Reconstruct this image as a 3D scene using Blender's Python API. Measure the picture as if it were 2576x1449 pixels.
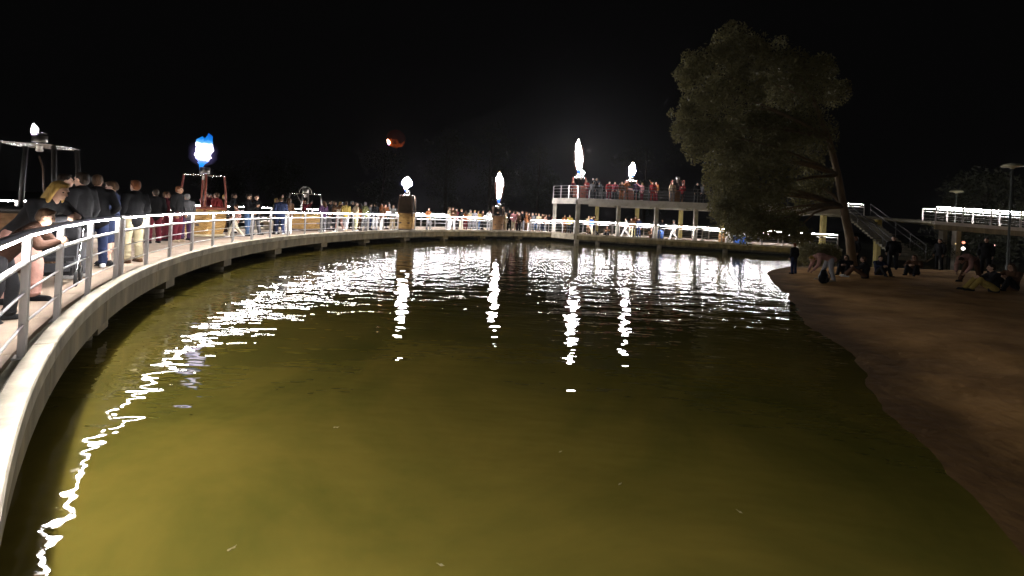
import bpy, bmesh, math, random
import numpy as np
from mathutils import Vector, Matrix, noise as mnoise

for o in list(bpy.data.objects):
    bpy.data.objects.remove(o, do_unlink=True)
S = bpy.context.scene
C = S.collection
R_ = math.radians

# ------------------------------------------------------------------ camera, world, exposure
FOC, ROLL, Y0 = 1100.0, 0.05, 540.0        # focal length and principal row on a 2576 x 1449 frame
CAMZ = 2.26                                # eye height above the water
cam_d = bpy.data.cameras.new('camera')
cam = bpy.data.objects.new('camera', cam_d)
C.objects.link(cam)
cam_d.sensor_width = 36.0
cam_d.lens = 36.0 * FOC / 2576.0
cam_d.shift_y = -(724.5 - Y0) / 2576.0
cam_d.clip_start = 0.02
cam_d.clip_end = 3000
cam.location = (0, 0, CAMZ)
cam.rotation_euler = (Matrix.Rotation(R_(90), 3, 'X') @ Matrix.Rotation(ROLL, 3, 'Z')).to_euler()
S.camera = cam

W = bpy.data.worlds.new('World')
S.world = W
W.use_nodes = True
wn = W.node_tree
wn.nodes.clear()
sky = wn.nodes.new('ShaderNodeTexSky')
sky.sky_type = 'NISHITA'
sky.sun_disc = False
sky.sun_elevation = R_(-6)
sky.sun_rotation = R_(200)
bgn = wn.nodes.new('ShaderNodeBackground')
bgn.inputs['Strength'].default_value = 0.006
wo = wn.nodes.new('ShaderNodeOutputWorld')
wn.links.new(sky.outputs[0], bgn.inputs['Color'])
night = wn.nodes.new('ShaderNodeBackground')                # faint town glow in the night air
night.inputs['Color'].default_value = (1.0, 0.97, 1.0, 1)
night.inputs['Strength'].default_value = 0.0014
addn = wn.nodes.new('ShaderNodeAddShader')
wn.links.new(bgn.outputs[0], addn.inputs[0]); wn.links.new(night.outputs[0], addn.inputs[1])
wn.links.new(addn.outputs[0], wo.inputs['Surface'])

S.view_settings.view_transform = 'Standard'
S.view_settings.look = 'None'
S.view_settings.exposure = 0.0
S.view_settings.gamma = 1.0
S.view_settings.use_curve_mapping = False
S.render.engine = 'CYCLES'
S.cycles.use_denoising = True
S.cycles.use_light_tree = True
S.cycles.max_bounces = 4
S.cycles.volume_bounces = 0
S.cycles.volume_max_steps = 64
S.cycles.diffuse_bounces = 2
S.cycles.glossy_bounces = 2
S.cycles.transmission_bounces = 4
S.cycles.transparent_max_bounces = 8
S.cycles.sample_clamp_indirect = 4.0
S.cycles.caustics_reflective = False
S.cycles.caustics_refractive = False

LED_POWER = 195.0
LED_COL = (1.0, 0.955, 0.93)

# ------------------------------------------------------------------ pixel <-> place helpers
_c, _s = math.cos(ROLL), math.sin(ROLL)
def ray(px, py):
    x = (px - 1288) / FOC; y = -(py - Y0) / FOC
    return Vector((_c * x - _s * y, 1.0, _s * x + _c * y))
def at_z(px, py, z):
    r = ray(px, py); k = (z - CAMZ) / r.z
    return Vector((r.x * k, r.y * k, z))
def at_d(px, py, d):
    r = ray(px, py)
    return Vector((r.x * d, d, CAMZ + r.z * d))
def proj(p):
    x = p[0] / p[1]; y = (p[2] - CAMZ) / p[1]
    return 1288 + FOC * (_c * x + _s * y), Y0 - FOC * (-_s * x + _c * y)

DECK = 0.80
CX, CY, RR = 14.23, 19.20, 23.84
DW = 5.0
def ring(a, off=0.0, z=DECK):
    t = R_(a)
    return Vector((CX + (RR + off) * math.cos(t), CY + (RR + off) * math.sin(t), z))
def ring_at(px, off=0.0, z=DECK):
    lo, hi = 70.0, 224.0                    # px falls as the angle grows
    for _ in range(50):
        m = (lo + hi) / 2
        p = ring(m, off, z)
        x = proj(p)[0] if p.y > 0.2 else -1e6
        if x > px: lo = m
        else: hi = m
    return (lo + hi) / 2
PA = Vector((5.6, 38.6, 0)); PE = Vector((25.6, 33.74, 0))
PDIR = (PE - PA).normalized(); PBACK = Vector((-PDIR.y, PDIR.x, 0))
def plat(s, back=0.0, z=DECK):
    p = PA + PDIR * s + PBACK * back
    return Vector((p.x, p.y, z))
def plat_at(px, back=0.0, z=DECK):
    lo, hi = -4.0, 40.0
    for _ in range(50):
        m = (lo + hi) / 2
        if proj(plat(m, back, z))[0] < px: lo = m
        else: hi = m
    return (lo + hi) / 2

# ------------------------------------------------------------------ materials
MATS = {}
def nd(nt, t, **kw):
    n = nt.nodes.new(t)
    for k, v in kw.items():
        if hasattr(n, k): setattr(n, k, v)
        else: n.inputs[k].default_value = v
    return n
def mat(name, col, rough=0.6, metal=0.0, var=0.25, scale=6.0, bump=0.0, bscale=40.0, col2=None, stretch=(1, 1, 1), coord='Object', spec=0.5):
    if name in MATS: return MATS[name]
    m = bpy.data.materials.new(name); m.use_nodes = True
    nt = m.node_tree; b = nt.nodes['Principled BSDF']
    b.inputs['Roughness'].default_value = rough
    b.inputs['Metallic'].default_value = metal
    b.inputs['Specular IOR Level'].default_value = spec
    tc = nd(nt, 'ShaderNodeTexCoord'); mp = nd(nt, 'ShaderNodeMapping')
    mp.inputs['Scale'].default_value = stretch
    nt.links.new(tc.outputs[coord], mp.inputs['Vector'])
    nz = nd(nt, 'ShaderNodeTexNoise', Scale=scale, Detail=6.0, Roughness=0.6)
    nt.links.new(mp.outputs[0], nz.inputs['Vector'])
    rp = nd(nt, 'ShaderNodeValToRGB')
    c2 = col2 if col2 else tuple(c * (1 - var) for c in col)
    c1 = col if col2 else tuple(min(1, c * (1 + var * 0.5)) for c in col)
    rp.color_ramp.elements[0].color = (*c2, 1); rp.color_ramp.elements[0].position = 0.3
    rp.color_ramp.elements[1].color = (*c1, 1); rp.color_ramp.elements[1].position = 0.7
    nt.links.new(nz.outputs['Fac'], rp.inputs[0])
    nt.links.new(rp.outputs[0], b.inputs['Base Color'])
    if bump:
        n2 = nd(nt, 'ShaderNodeTexNoise', Scale=bscale, Detail=4.0)
        nt.links.new(mp.outputs[0], n2.inputs['Vector'])
        bp = nd(nt, 'ShaderNodeBump', Strength=1.0, Distance=bump)
        nt.links.new(n2.outputs['Fac'], bp.inputs['Height'])
        nt.links.new(bp.outputs[0], b.inputs['Normal'])
    MATS[name] = m
    return m
def emit(name, col, strength):
    if name in MATS: return MATS[name]
    m = bpy.data.materials.new(name); m.use_nodes = True
    nt = m.node_tree; nt.nodes.clear()
    e = nd(nt, 'ShaderNodeEmission', Strength=strength); e.inputs['Color'].default_value = (*col, 1)
    o = nd(nt, 'ShaderNodeOutputMaterial'); nt.links.new(e.outputs[0], o.inputs[0])
    MATS[name] = m
    return m

M_led = emit('led_light', LED_COL, LED_POWER)
M_steel = mat('brushed_steel', (0.50, 0.48, 0.47), 0.38, 0.85, 0.15, 30, stretch=(1, 1, .1))
M_hood = mat('handrail_steel', (0.5, 0.49, 0.48), 0.35, 0.8, 0.2, 20)
M_conc = mat('fascia_concrete', (0.27, 0.22, 0.13), 0.85, 0, 0.75, 2.6, 0.008, 25, stretch=(1, 1, .22), col2=(0.085, 0.07, 0.04))
M_kerb = mat('kerb_concrete', (0.37, 0.33, 0.25), 0.8, 0, 0.5, 2.2, 0.005, 30)
M_deck = mat('deck_paving', (0.30, 0.225, 0.165), 0.8, 0, 0.4, 1.6, 0.004, 60)
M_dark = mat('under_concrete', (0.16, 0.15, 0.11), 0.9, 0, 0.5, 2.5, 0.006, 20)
M_colA = mat('column_grey', (0.40, 0.37, 0.32), 0.85, 0, 0.35, 2.0, 0.004, 30)
M_colB = mat('column_yellow', (0.50, 0.42, 0.16), 0.85, 0, 0.25, 2.0, 0.004, 30)
M_railD = mat('dark_rail_steel', (0.10, 0.10, 0.10), 0.5, 0.5, 0.2, 20)
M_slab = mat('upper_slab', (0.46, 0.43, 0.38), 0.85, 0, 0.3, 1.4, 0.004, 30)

# ------------------------------------------------------------------ mesh helpers
def me_from(name, v, f, smooth=False):
    m = bpy.data.meshes.new(name)
    m.from_pydata([tuple(p) for p in v], [], f); m.update()
    if smooth:
        m.polygons.foreach_set('use_smooth', [True] * len(m.polygons))
    return m
def link(name, mesh, material=None, parent=None, loc=None, rot=None):
    o = bpy.data.objects.new(name, mesh); C.objects.link(o)
    if material is not None and mesh is not None and len(mesh.materials) == 0: mesh.materials.append(material)
    if parent is not None: o.parent = parent
    if loc is not None: o.location = loc
    if rot is not None: o.rotation_euler = rot
    return o
def thing(name, label, cat, loc=(0, 0, 0), rotz=0.0, group=None):
    o = bpy.data.objects.new(name, None); C.objects.link(o)
    o.empty_display_size = 0.2
    o.location = loc; o.rotation_euler = (0, 0, rotz)
    tag(o, label, cat, group)
    return o
def tag(o, label, cat, group=None):
    o['label'] = label; o['category'] = cat
    if group: o['group'] = group
    return o
class MB:
    def __init__(s): s.v = []; s.f = []
    def add(s, v, f):
        n = len(s.v); s.v += [tuple(p) for p in v]; s.f += [tuple(i + n for i in q) for q in f]
    def hexa(s, p):                                   # 8 corners: bottom 4 (ccw), top 4
        s.add(p, [(3, 2, 1, 0), (4, 5, 6, 7), (0, 1, 5, 4), (1, 2, 6, 5), (2, 3, 7, 6), (3, 0, 4, 7)])
    def box(s, c, d, mtx=None):
        x, y, z = d[0] / 2, d[1] / 2, d[2] / 2
        p = [Vector(q) for q in ((-x, -y, -z), (x, -y, -z), (x, y, -z), (-x, y, -z), (-x, -y, z), (x, -y, z), (x, y, z), (-x, y, z))]
        if mtx is not None: p = [mtx @ q for q in p]
        s.hexa([q + Vector(c) for q in p])
    def tube(s, pts, r, n=8, caps=True):
        pts = [Vector(p) for p in pts]
        rs = r if isinstance(r, (list, tuple)) else [r] * len(pts)
        base = len(s.v); up0 = None
        for i, p in enumerate(pts):
            t = (pts[min(i + 1, len(pts) - 1)] - pts[max(i - 1, 0)]).normalized()
            a = t.orthogonal().normalized() if up0 is None else (up0 - t * up0.dot(t)).normalized()
            up0 = a; b = t.cross(a)
            for k in range(n):
                w = 2 * math.pi * k / n
                s.v.append(tuple(p + (a * math.cos(w) + b * math.sin(w)) * rs[i]))
        for i in range(len(pts) - 1):
            for k in range(n):
                k2 = (k + 1) % n
                s.f.append((base + i * n + k, base + i * n + k2, base + (i + 1) * n + k2, base + (i + 1) * n + k))
        if caps:
            s.f.append(tuple(base + k for k in range(n))[::-1])
            e = base + (len(pts) - 1) * n
            s.f.append(tuple(e + k for k in range(n)))
    def sweep(s, pts, prof):                          # prof: list of (side, up) around, closed; path horizontal-ish
        pts = [Vector(p) for p in pts]; n = len(prof); base = len(s.v)
        for i, p in enumerate(pts):
            t = (pts[min(i + 1, len(pts) - 1)] - pts[max(i - 1, 0)]); t.normalize()
            sd = Vector((t.y, -t.x, 0)).normalized()
            for a, b in prof: s.v.append(tuple(p + sd * a + Vector((0, 0, b))))
        for i in range(len(pts) - 1):
            for k in range(n):
                k2 = (k + 1) % n
                s.f.append((base + i * n + k, base + i * n + k2, base + (i + 1) * n + k2, base + (i + 1) * n + k))
        s.f.append(tuple(base + k for k in range(n))[::-1]); e = base + (len(pts) - 1) * n
        s.f.append(tuple(e + k for k in range(n)))
    def lathe(s, prof, n=12, c=(0, 0, 0)):
        base = len(s.v)
        for r, z in prof:
            for k in range(n):
                w = 2 * math.pi * k / n
                s.v.append((c[0] + r * math.cos(w), c[1] + r * math.sin(w), c[2] + z))
        for i in range(len(prof) - 1):
            for k in range(n):
                k2 = (k + 1) % n
                s.f.append((base + i * n + k, base + i * n + k2, base + (i + 1) * n + k2, base + (i + 1) * n + k))
        s.f.append(tuple(base + k for k in range(n))[::-1]); e = base + (len(prof) - 1) * n
        s.f.append(tuple(e + k for k in range(n)))
    def build(s, name, material, parent=None, smooth=False, loc=None, rot=None):
        return link(name, me_from(name, s.v, s.f, smooth), material, parent, loc, rot)

# ------------------------------------------------------------------ water
def make_water():
    m = bpy.data.materials.new('pond_water'); m.use_nodes = True
    nt = m.node_tree; b = nt.nodes['Principled BSDF']
    b.inputs['Roughness'].default_value = 0.012
    b.inputs['IOR'].default_value = 1.333
    tc = nd(nt, 'ShaderNodeTexCoord')
    # murk: silt and algae drifting in broad clouds
    n0 = nd(nt, 'ShaderNodeTexNoise', Scale=0.30, Detail=6.0, Roughness=0.6, Distortion=0.6)
    nt.links.new(tc.outputs['Object'], n0.inputs['Vector'])
    rp = nd(nt, 'ShaderNodeValToRGB')
    rp.color_ramp.elements[0].position = 0.35; rp.color_ramp.elements[0].color = (0.090, 0.082, 0.014, 1)
    rp.color_ramp.elements[1].position = 0.68; rp.color_ramp.elements[1].color = (0.215, 0.160, 0.029, 1)
    nt.links.new(n0.outputs['Fac'], rp.inputs[0])
    # light scattered back by the silt has to leave through the surface: weaker the flatter it leaves
    fr = nd(nt, 'ShaderNodeFresnel', IOR=1.333); inv = nd(nt, 'ShaderNodeMath', operation='SUBTRACT'); inv.inputs[0].default_value = 1.0
    nt.links.new(fr.outputs[0], inv.inputs[1])
    pw = nd(nt, 'ShaderNodeMath', operation='POWER'); pw.inputs[1].default_value = 2.0; nt.links.new(inv.outputs[0], pw.inputs[0])
    sc = nd(nt, 'ShaderNodeVectorMath', operation='SCALE'); nt.links.new(rp.outputs[0], sc.inputs[0]); nt.links.new(pw.outputs[0], sc.inputs['Scale'])
    nt.links.new(sc.outputs[0], b.inputs['Base Color'])
    # ripples: slow swell + wind wavelets, as heights in metres
    def wave(scale, dist, detail, loc, st=(1, 1, 1)):
        mp = nd(nt, 'ShaderNodeMapping'); mp.inputs['Location'].default_value = loc; mp.inputs['Scale'].default_value = st
        nt.links.new(tc.outputs['Object'], mp.inputs['Vector'])
        n = nd(nt, 'ShaderNodeTexNoise', Scale=scale, Detail=detail, Roughness=0.45)
        nt.links.new(mp.outputs[0], n.inputs['Vector'])
        k = nd(nt, 'ShaderNodeMath', operation='MULTIPLY'); k.inputs[1].default_value = dist
        nt.links.new(n.outputs['Fac'], k.inputs[0])
        return k
    a = wave(1.35, 0.030, 0.5, (3, 1, 0), (0.65, 1.25, 1))
    c = wave(4.2, 0.0125, 1.2, (0, 7, 2), (0.6, 1.4, 1))
    ad = nd(nt, 'ShaderNodeMath', operation='ADD')
    nt.links.new(a.outputs[0], ad.inputs[0]); nt.links.new(c.outputs[0], ad.inputs[1])
    bp = nd(nt, 'ShaderNodeBump', Strength=1.0, Distance=1.0)
    nt.links.new(ad.outputs[0], bp.inputs['Height']); nt.links.new(bp.outputs[0], b.inputs['Normal'])
    L = 120.0
    o = link('water', me_from('water', [(-L, -40, 0), (L, -40, 0), (L, 62, 0), (-L, 62, 0)], [(0, 1, 2, 3)]), m)
    o['kind'] = 'structure'
make_water()

# ------------------------------------------------------------------ land and sand
def seg_dist(p, a, b):
    ab = b - a; t = np.clip(((p - a) @ ab) / (ab @ ab), 0, 1)
    return np.hypot(*(p - (a + t[:, None] * ab)).T)
SHORE = [(2.6, -1.5), (3.2, 1.5), (3.5, 2.6), (3.88, 3.41), (4.43, 4.47), (5.35, 6.31), (6.47, 8.6), (7.89, 11.67), (10.3, 16.8), (12.9, 21.9),
         (14.0, 23.6), (15.6, 25.2), (19.2, 27.4), (26, 28.6), (34, 29.4), (60, 31)]
def make_sand():
    poly = SHORE + [(60, -30), (2.6, -30)]
    xs = np.concatenate([np.arange(1.5, 26, 0.16), np.arange(26, 60, 1.0)])
    ys = np.concatenate([np.arange(-12, 0, 1.0), np.arange(0, 33, 0.16)])
    X, Y = np.meshgrid(xs, ys); P = np.c_[X.ravel(), Y.ravel()]
    d = np.full(len(P), 1e9)
    sh = np.array(SHORE)
    for i in range(len(sh) - 1): d = np.minimum(d, seg_dist(P, sh[i], sh[i + 1]))
    ins = np.zeros(len(P), bool); pg = np.array(poly); j = len(pg) - 1
    for i in range(len(pg)):
        xi, yi = pg[i]; xj, yj = pg[j]
        with np.errstate(divide='ignore', invalid='ignore'):
            ins ^= ((yi > P[:, 1]) != (yj > P[:, 1])) & (P[:, 0] < (xj - xi) * (P[:, 1] - yi) / (yj - yi) + xi)
        j = i
    sd = np.where(ins, d, -d)
    wob = np.array([mnoise.noise((p[0] * .45, p[1] * .45, 7)) * .24 + mnoise.noise((p[0] * 1.3, p[1] * 1.3, 3)) * .12 + mnoise.noise((p[0] * 4, p[1] * 4, 1)) * .06 for p in P])
    sd = sd + wob * np.clip((np.hypot(P[:, 0], P[:, 1]) - 3) / 4, .35, 1.0)
    z = np.where(sd > 0, 0.035 * np.minimum(sd, 1.2) + 0.52 * (1 - np.exp(-np.maximum(sd - .7, 0) / 4.5)) + 0.015 * np.minimum(sd, 8), 0.06 * sd)
    z = np.maximum(z, -0.8)
    z = z + np.array([mnoise.noise((p[0] * .5, p[1] * .5, 2)) * 0.05 for p in P]) * np.clip(sd, 0, 1)
    bumps = np.array([mnoise.noise((p[0] * 1.9, p[1] * 1.9, 0)) * .022 + mnoise.noise((p[0] * 3.6, p[1] * 3.6, 5)) * .014 for p in P])
    z = z + bumps * np.clip(sd * 1.2, 0, 1)
    nx, ny = len(xs), len(ys)
    f = [(j * nx + i, j * nx + i + 1, (j + 1) * nx + i + 1, (j + 1) * nx + i) for j in range(ny - 1) for i in range(nx - 1)
         if max(sd[j * nx + i], sd[(j + 1) * nx + i + 1], sd[j * nx + i + 1], sd[(j + 1) * nx + i]) > -3.0]
    me = me_from('sand', np.c_[P, z], f, True)
    m = mat('beach_sand', (0.50, 0.285, 0.105), 0.95, 0, 0.4, 0.9, 0.03, 6, col2=(0.24, 0.13, 0.045), spec=.06)
    nt = m.node_tree; pb = nt.nodes['Principled BSDF']; rp = [n for n in nt.nodes if n.type == 'VALTORGB'][0]      # wet near the water
    tc = nd(nt, 'ShaderNodeTexCoord'); sx = nd(nt, 'ShaderNodeSeparateXYZ'); nt.links.new(tc.outputs['Object'], sx.inputs[0])
    nz = nd(nt, 'ShaderNodeTexNoise', Scale=1.1, Detail=4.0); nt.links.new(tc.outputs['Object'], nz.inputs['Vector'])
    ma = nd(nt, 'ShaderNodeMath', operation='MULTIPLY_ADD'); ma.inputs[1].default_value = -.10; nt.links.new(nz.outputs['Fac'], ma.inputs[0]); nt.links.new(sx.outputs['Z'], ma.inputs[2])
    mr = nd(nt, 'ShaderNodeMapRange'); mr.inputs['From Min'].default_value = -.04; mr.inputs['From Max'].default_value = .12; mr.inputs['To Min'].default_value = .30; mr.inputs['To Max'].default_value = 1.0
    nt.links.new(ma.outputs[0], mr.inputs['Value'])
    sc = nd(nt, 'ShaderNodeVectorMath', operation='SCALE'); nt.links.new(rp.outputs[0], sc.inputs[0]); nt.links.new(mr.outputs[0], sc.inputs['Scale']); nt.links.new(sc.outputs[0], pb.inputs['Base Color'])
    o = link('sand', me, m); o['kind'] = 'structure'
    return lambda x, y: float(z[int(np.argmin(abs(ys - y))) * nx + int(np.argmin(abs(xs - x)))])
sand_z = make_sand()
M_ground = mat('meadow_ground', (0.035, 0.04, 0.02), 0.95, 0, 0.4, 0.3)
def make_ground():
    v = [(-600, 60, -.05), (600, 60, -.05), (600, 700, 1), (-600, 700, 1), (-600, 64, .5), (600, 64, .5)]
    o = link('ground', me_from('ground', v, [(0, 1, 5, 4), (4, 5, 2, 3)]), M_ground); o['kind'] = 'structure'
make_ground()

# ------------------------------------------------------------------ the pier
def make_pier():
    t = thing('pier', 'curved concrete pier with pale kerb sweeping round the left side of the pond', 'pier')
    A0, A1 = 249.0, 116.0
    step = 3.6
    n = int((A0 - A1) / step); step = (A0 - A1) / n
    # deck slabs, one row of paving panels per bay and two across
    for k in range(n):
        a, b = A0 - k * step, A0 - (k + 1) * step
        g = 0.014
        for r0, r1 in ((0.255, 2.55), (2.565, DW - 0.30)):
            mb = MB()
            ang = [a - math.degrees(g / RR) , (a + b) / 2, b]
            bot = []; top = []
            for q in ang: bot += [ring(q, r0, DECK - .12), ring(q, r1, DECK - .12)]; top += [ring(q, r0, DECK), ring(q, r1, DECK)]
            mb.v = [tuple(p) for p in bot + top]
            mb.f = [(6, 7, 9, 8), (8, 9, 11, 10), (0, 2, 8, 6), (2, 4, 10, 8), (1, 7, 9, 3), (3, 9, 11, 5), (0, 6, 7, 1), (4, 5, 11, 10)]
            mb.build('deck_panel', M_deck, t)
    # kerbs, fascia panels and the beam under the slab
    for kk in range(0, n, 2):
        a, b = A0 - kk * step, A0 - min(n, kk + 2) * step
        ang = [a + (b - a) * i / 6 for i in range(7)]
        ang[0] -= 0.05
        mb = MB(); mb.sweep([ring(q, 0.065) for q in ang], [(-.080, -.10), (.080, -.10), (.080, .045), (.070, .06), (-.070, .06), (-.080, .045)])
        mb.build('kerb', M_kerb, t)
        mb = MB(); mb.sweep([ring(q, DW - .15) for q in ang], [(-.148, -.10), (.148, -.10), (.148, .06), (-.148, .06)])
        mb.build('kerb', M_kerb, t)
        mb = MB(); mb.sweep([ring(q, 0.10, DECK - .10) for q in ang], [(-.10, -.34), (.085, -.34), (.085, -.002), (-.085, -.002)])
        mb.build('fascia_panel', M_conc, t)
    ang = [A0 + (A1 - A0) * i / 90 for i in range(91)]
    mb = MB(); mb.sweep([ring(q, .20, DECK - .06) for q in ang], [(-.053, -.06), (.053, -.06), (.053, .012), (-.053, .012)]); mb.build('gutter', M_dark, t)
    ang = [A0 + (A1 - A0) * i / 90 for i in range(91)]
    mb = MB()
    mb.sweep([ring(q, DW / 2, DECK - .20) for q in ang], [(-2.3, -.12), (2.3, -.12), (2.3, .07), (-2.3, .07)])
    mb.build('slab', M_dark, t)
    mb = MB(); mb.sweep([ring(q, 1.15, DECK - .45) for q in ang], [(-.16, -.16), (.16, -.16), (.16, .12), (-.16, .12)])
    mb.sweep([ring(q, 3.9, DECK - .45) for q in ang], [(-.16, -.16), (.16, -.16), (.16, .12), (-.16, .12)])
    mb.build('beam', M_dark, t)
    a = 207.0 + 14.2 * 3
    while a > 118:
        tz = Matrix.Rotation(R_(a), 3, 'Z')
        mb = MB(); mb.box(ring(a, DW / 2 - .02, DECK - .56), (DW - .3, .55, .24), tz); mb.build('crosshead', M_conc, t)
        for off in (0.45, 4.4):
            mb = MB(); mb.lathe([(.2, -1.2), (.2, .14)], 14, ring(a, off, 0)); mb.build('pile', M_conc, t, True)
        a -= 7.1 * 1.36
    return t
PIER = make_pier()

def slab_poly(mb, pts, z0, z1):
    n = len(pts); b = len(mb.v)
    for z in (z0, z1):
        for p in pts: mb.v.append((p[0], p[1], z))
    mb.f.append(tuple(b + i for i in range(n))[::-1]); mb.f.append(tuple(b + n + i for i in range(n)))
    for i in range(n):
        j = (i + 1) % n; mb.f.append((b + i, b + j, b + n + j, b + n + i))

LEN = (PE - PA).length
def make_platform():
    t = thing('platform', 'straight concrete platform on stilts under the raised terrace across the pond', 'platform')
    q0 = ring(116, 0.0); q1 = ring(116, DW)
    # deck panels 1.6 m wide across the straight part
    s = 0.0
    while s < LEN - .1:
        e = min(s + 1.6, LEN)
        for b0, b1 in ((.30, 3.2), (3.215, 6.4)):
            mb = MB(); mb.hexa([plat(s + .014, b0, DECK - .12), plat(e, b0, DECK - .12), plat(e, b1, DECK - .12), plat(s + .014, b1, DECK - .12),
                                plat(s + .014, b0), plat(e, b0), plat(e, b1), plat(s + .014, b1)])
            mb.build('deck_panel', M_deck, t)
        s = e
    # wedge between the ring and the platform
    mb = MB(); slab_poly(mb, [q0, plat(-.0, 0), plat(0, 6.4), q1], DECK - .12, DECK); mb.build('deck_panel', M_deck, t)
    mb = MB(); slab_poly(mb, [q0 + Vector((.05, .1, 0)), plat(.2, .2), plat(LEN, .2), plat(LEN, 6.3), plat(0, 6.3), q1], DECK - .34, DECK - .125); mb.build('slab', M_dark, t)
    mb = MB(); mb.sweep([q0, plat(0, 0)], [(-.12, -.46), (.10, -.46), (.10, .05), (-.12, .05)]); mb.build('fascia_panel', M_kerb, t)
    s = 0.0
    while s < LEN - .1:
        e = min(s + 4.0, LEN)
        mb = MB(); mb.sweep([plat(s + .012, .10), plat(e, .10)], [(-.10, -.44), (.10, -.44), (.10, -.101), (-.10, -.101)]); mb.build('fascia_panel', M_conc, t)
        mb = MB(); mb.sweep([plat(s + .012, .15), plat(e, .15)], [(-.15, -.10), (.15, -.10), (.15, .06), (-.15, .06)]); mb.build('kerb', M_kerb, t)
        mb = MB(); mb.sweep([plat(s + .012, 6.55), plat(e, 6.55)], [(-.15, -.10), (.15, -.10), (.15, .06), (-.15, .06)]); mb.build('kerb', M_kerb, t)
        s = e
    mb = MB(); mb.sweep([plat(.3, 1.0, DECK - .48), plat(LEN, 1.0, DECK - .48)], [(-.16, -.16), (.16, -.16), (.16, .13), (-.16, .13)]); mb.build('beam', M_dark, t)
    for s in np.arange(2.0, LEN, 5.2):
        mb = MB(); mb.lathe([(.2, -1.2), (.2, DECK - .35)], 14, plat(s, .55, 0)); mb.build('pile', M_kerb, t, True)
make_platform()

# ------------------------------------------------------------------ railings with light strips under the handrail
def post_mesh():
    mb = MB(); mb.box((0, 0, .55), (.09, .05, 1.10)); mb.box((0, 0, .006), (.15, .12, .012))
    return me_from('post', mb.v, mb.f)
POST = post_mesh(); POST.materials.append(M_steel)
def resample(pts, maxlen=.4):
    out = [Vector(pts[0])]
    for a, b in zip(pts[:-1], pts[1:]):
        n = max(1, int((b - a).length / maxlen))
        for i in range(1, n + 1): out.append(a.lerp(b, i / n))
    return out
def railing(label, pts, group, led=True, rails=(.86, .59, .30), top=1.12, mat_rail=None, led_h=.022):
    """pts: post feet, in order; everything is built round the first foot"""
    mr = mat_rail or M_steel
    o0 = Vector(pts[0]); t = thing('railing', label, 'railing', o0, 0, group)
    q = [Vector(p) - o0 for p in pts]
    for i, p in enumerate(q):
        d = q[min(i + 1, len(q) - 1)] - q[max(i - 1, 0)]
        p_ = link('post', POST, None, t, p, (0, 0, math.atan2(d.y, d.x)))
        if mat_rail: p_.material_slots[0].link = 'OBJECT'; p_.material_slots[0].material = mat_rail
    up = lambda h: [p + Vector((0, 0, h)) for p in q]
    mb = MB(); mb.sweep(up(top), [(-.032, -.012), (.032, -.012), (.036, .004), (.020, .022), (-.020, .022), (-.036, .004)]); mb.build('handrail', M_hood if led else mr, t)
    for h, r in zip(rails, (.024, .012, .012)):
        mb = MB(); mb.tube(up(h), r, 8); mb.build('rail', mr, t, True)
    if led:
        for a, b in zip(q[:-1], q[1:]):
            L = (b - a).length
            if L < .3: continue
            u = (b - a) / L; g = .07
            z = Vector((0, 0, top - .012))
            mb = MB(); mb.sweep([a + u * g + z, b - u * g + z], [(-.026, -led_h), (.026, -led_h), (.026, -.002), (-.026, -.002)])
            mb.build('led_strip', M_led, t)
    return t
def ring_pts(a0, a1, off, step=3.6):
    n = max(1, round(abs(a0 - a1) / step))
    return [ring(a0 + (a1 - a0) * i / n, off, DECK + (.06 if off > 2 else -.04)) for i in range(n + 1)]
IN = 0.20
G_in = 'lit railings along the pond side of the pier'
a_b4l, a_b4r = ring_at(1000, IN), ring_at(1043, IN)
a_b5l, a_b5r = ring_at(1237, IN), ring_at(1333, IN)
railing('lit steel railing at the near left corner, closest to the viewer', ring_pts(240.5, 208.9, IN), G_in)
railing('lit steel railing round the left curve, between the near left railing and the golden basket', ring_pts(208.2, a_b4l, IN), G_in)
railing('lit steel railing between the square golden basket and the barrel shaped basket', ring_pts(a_b4r, a_b5l, IN), G_in)
pts = ring_pts(a_b5r, 116.6, IN)
pts += [ring(116.2, .12, DECK + .06).lerp(plat(0, .12, DECK + .06), k) for k in (.5, .97)]
railing('lit steel railing from the gap with standing people to the terrace corner', pts, G_in)
G_out = 'lit railings along the outer side of the pier'
OUTO = DW - .15
railing('lit outer railing behind the crowd on the left curve of the pier', ring_pts(236, 168, OUTO, 3.0), G_out)
railing('lit outer railing behind the two middle baskets of the pier', ring_pts(167.4, 128, OUTO, 3.0), G_out)
railing('lit outer railing behind the barrel shaped basket, short end piece', ring_pts(127.4, 116.5, OUTO, 3.0), G_out)
S0 = .4
G_pl = 'lit railings of the straight platform'
for i, (a, b, lab) in enumerate(((.35, 3.2, 'first lit railing bay beneath the terrace, next to the corner pile'), (3.75, 6.6, 'lit railing beneath the terrace, between the first and second front columns'),
                (7.15, 10.0, 'lit railing beneath the terrace, between the second and third front columns'), (10.5, 18.0, 'lit railing of the platform partly covered by the tree crown'),
                (18.4, 20.3, 'lit railing of the platform seen through the low twigs of the tree'))):
    n = max(1, round((b - a) / 1.45)); railing(lab, [plat(a + (b - a) * k / n, .15, DECK + .06) for k in range(n + 1)], G_pl)
railing('lit rear railing of the platform below the terrace', [plat(.2 + 1.5 * k, 6.55, DECK + .06) for k in range(14)], G_pl)

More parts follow.
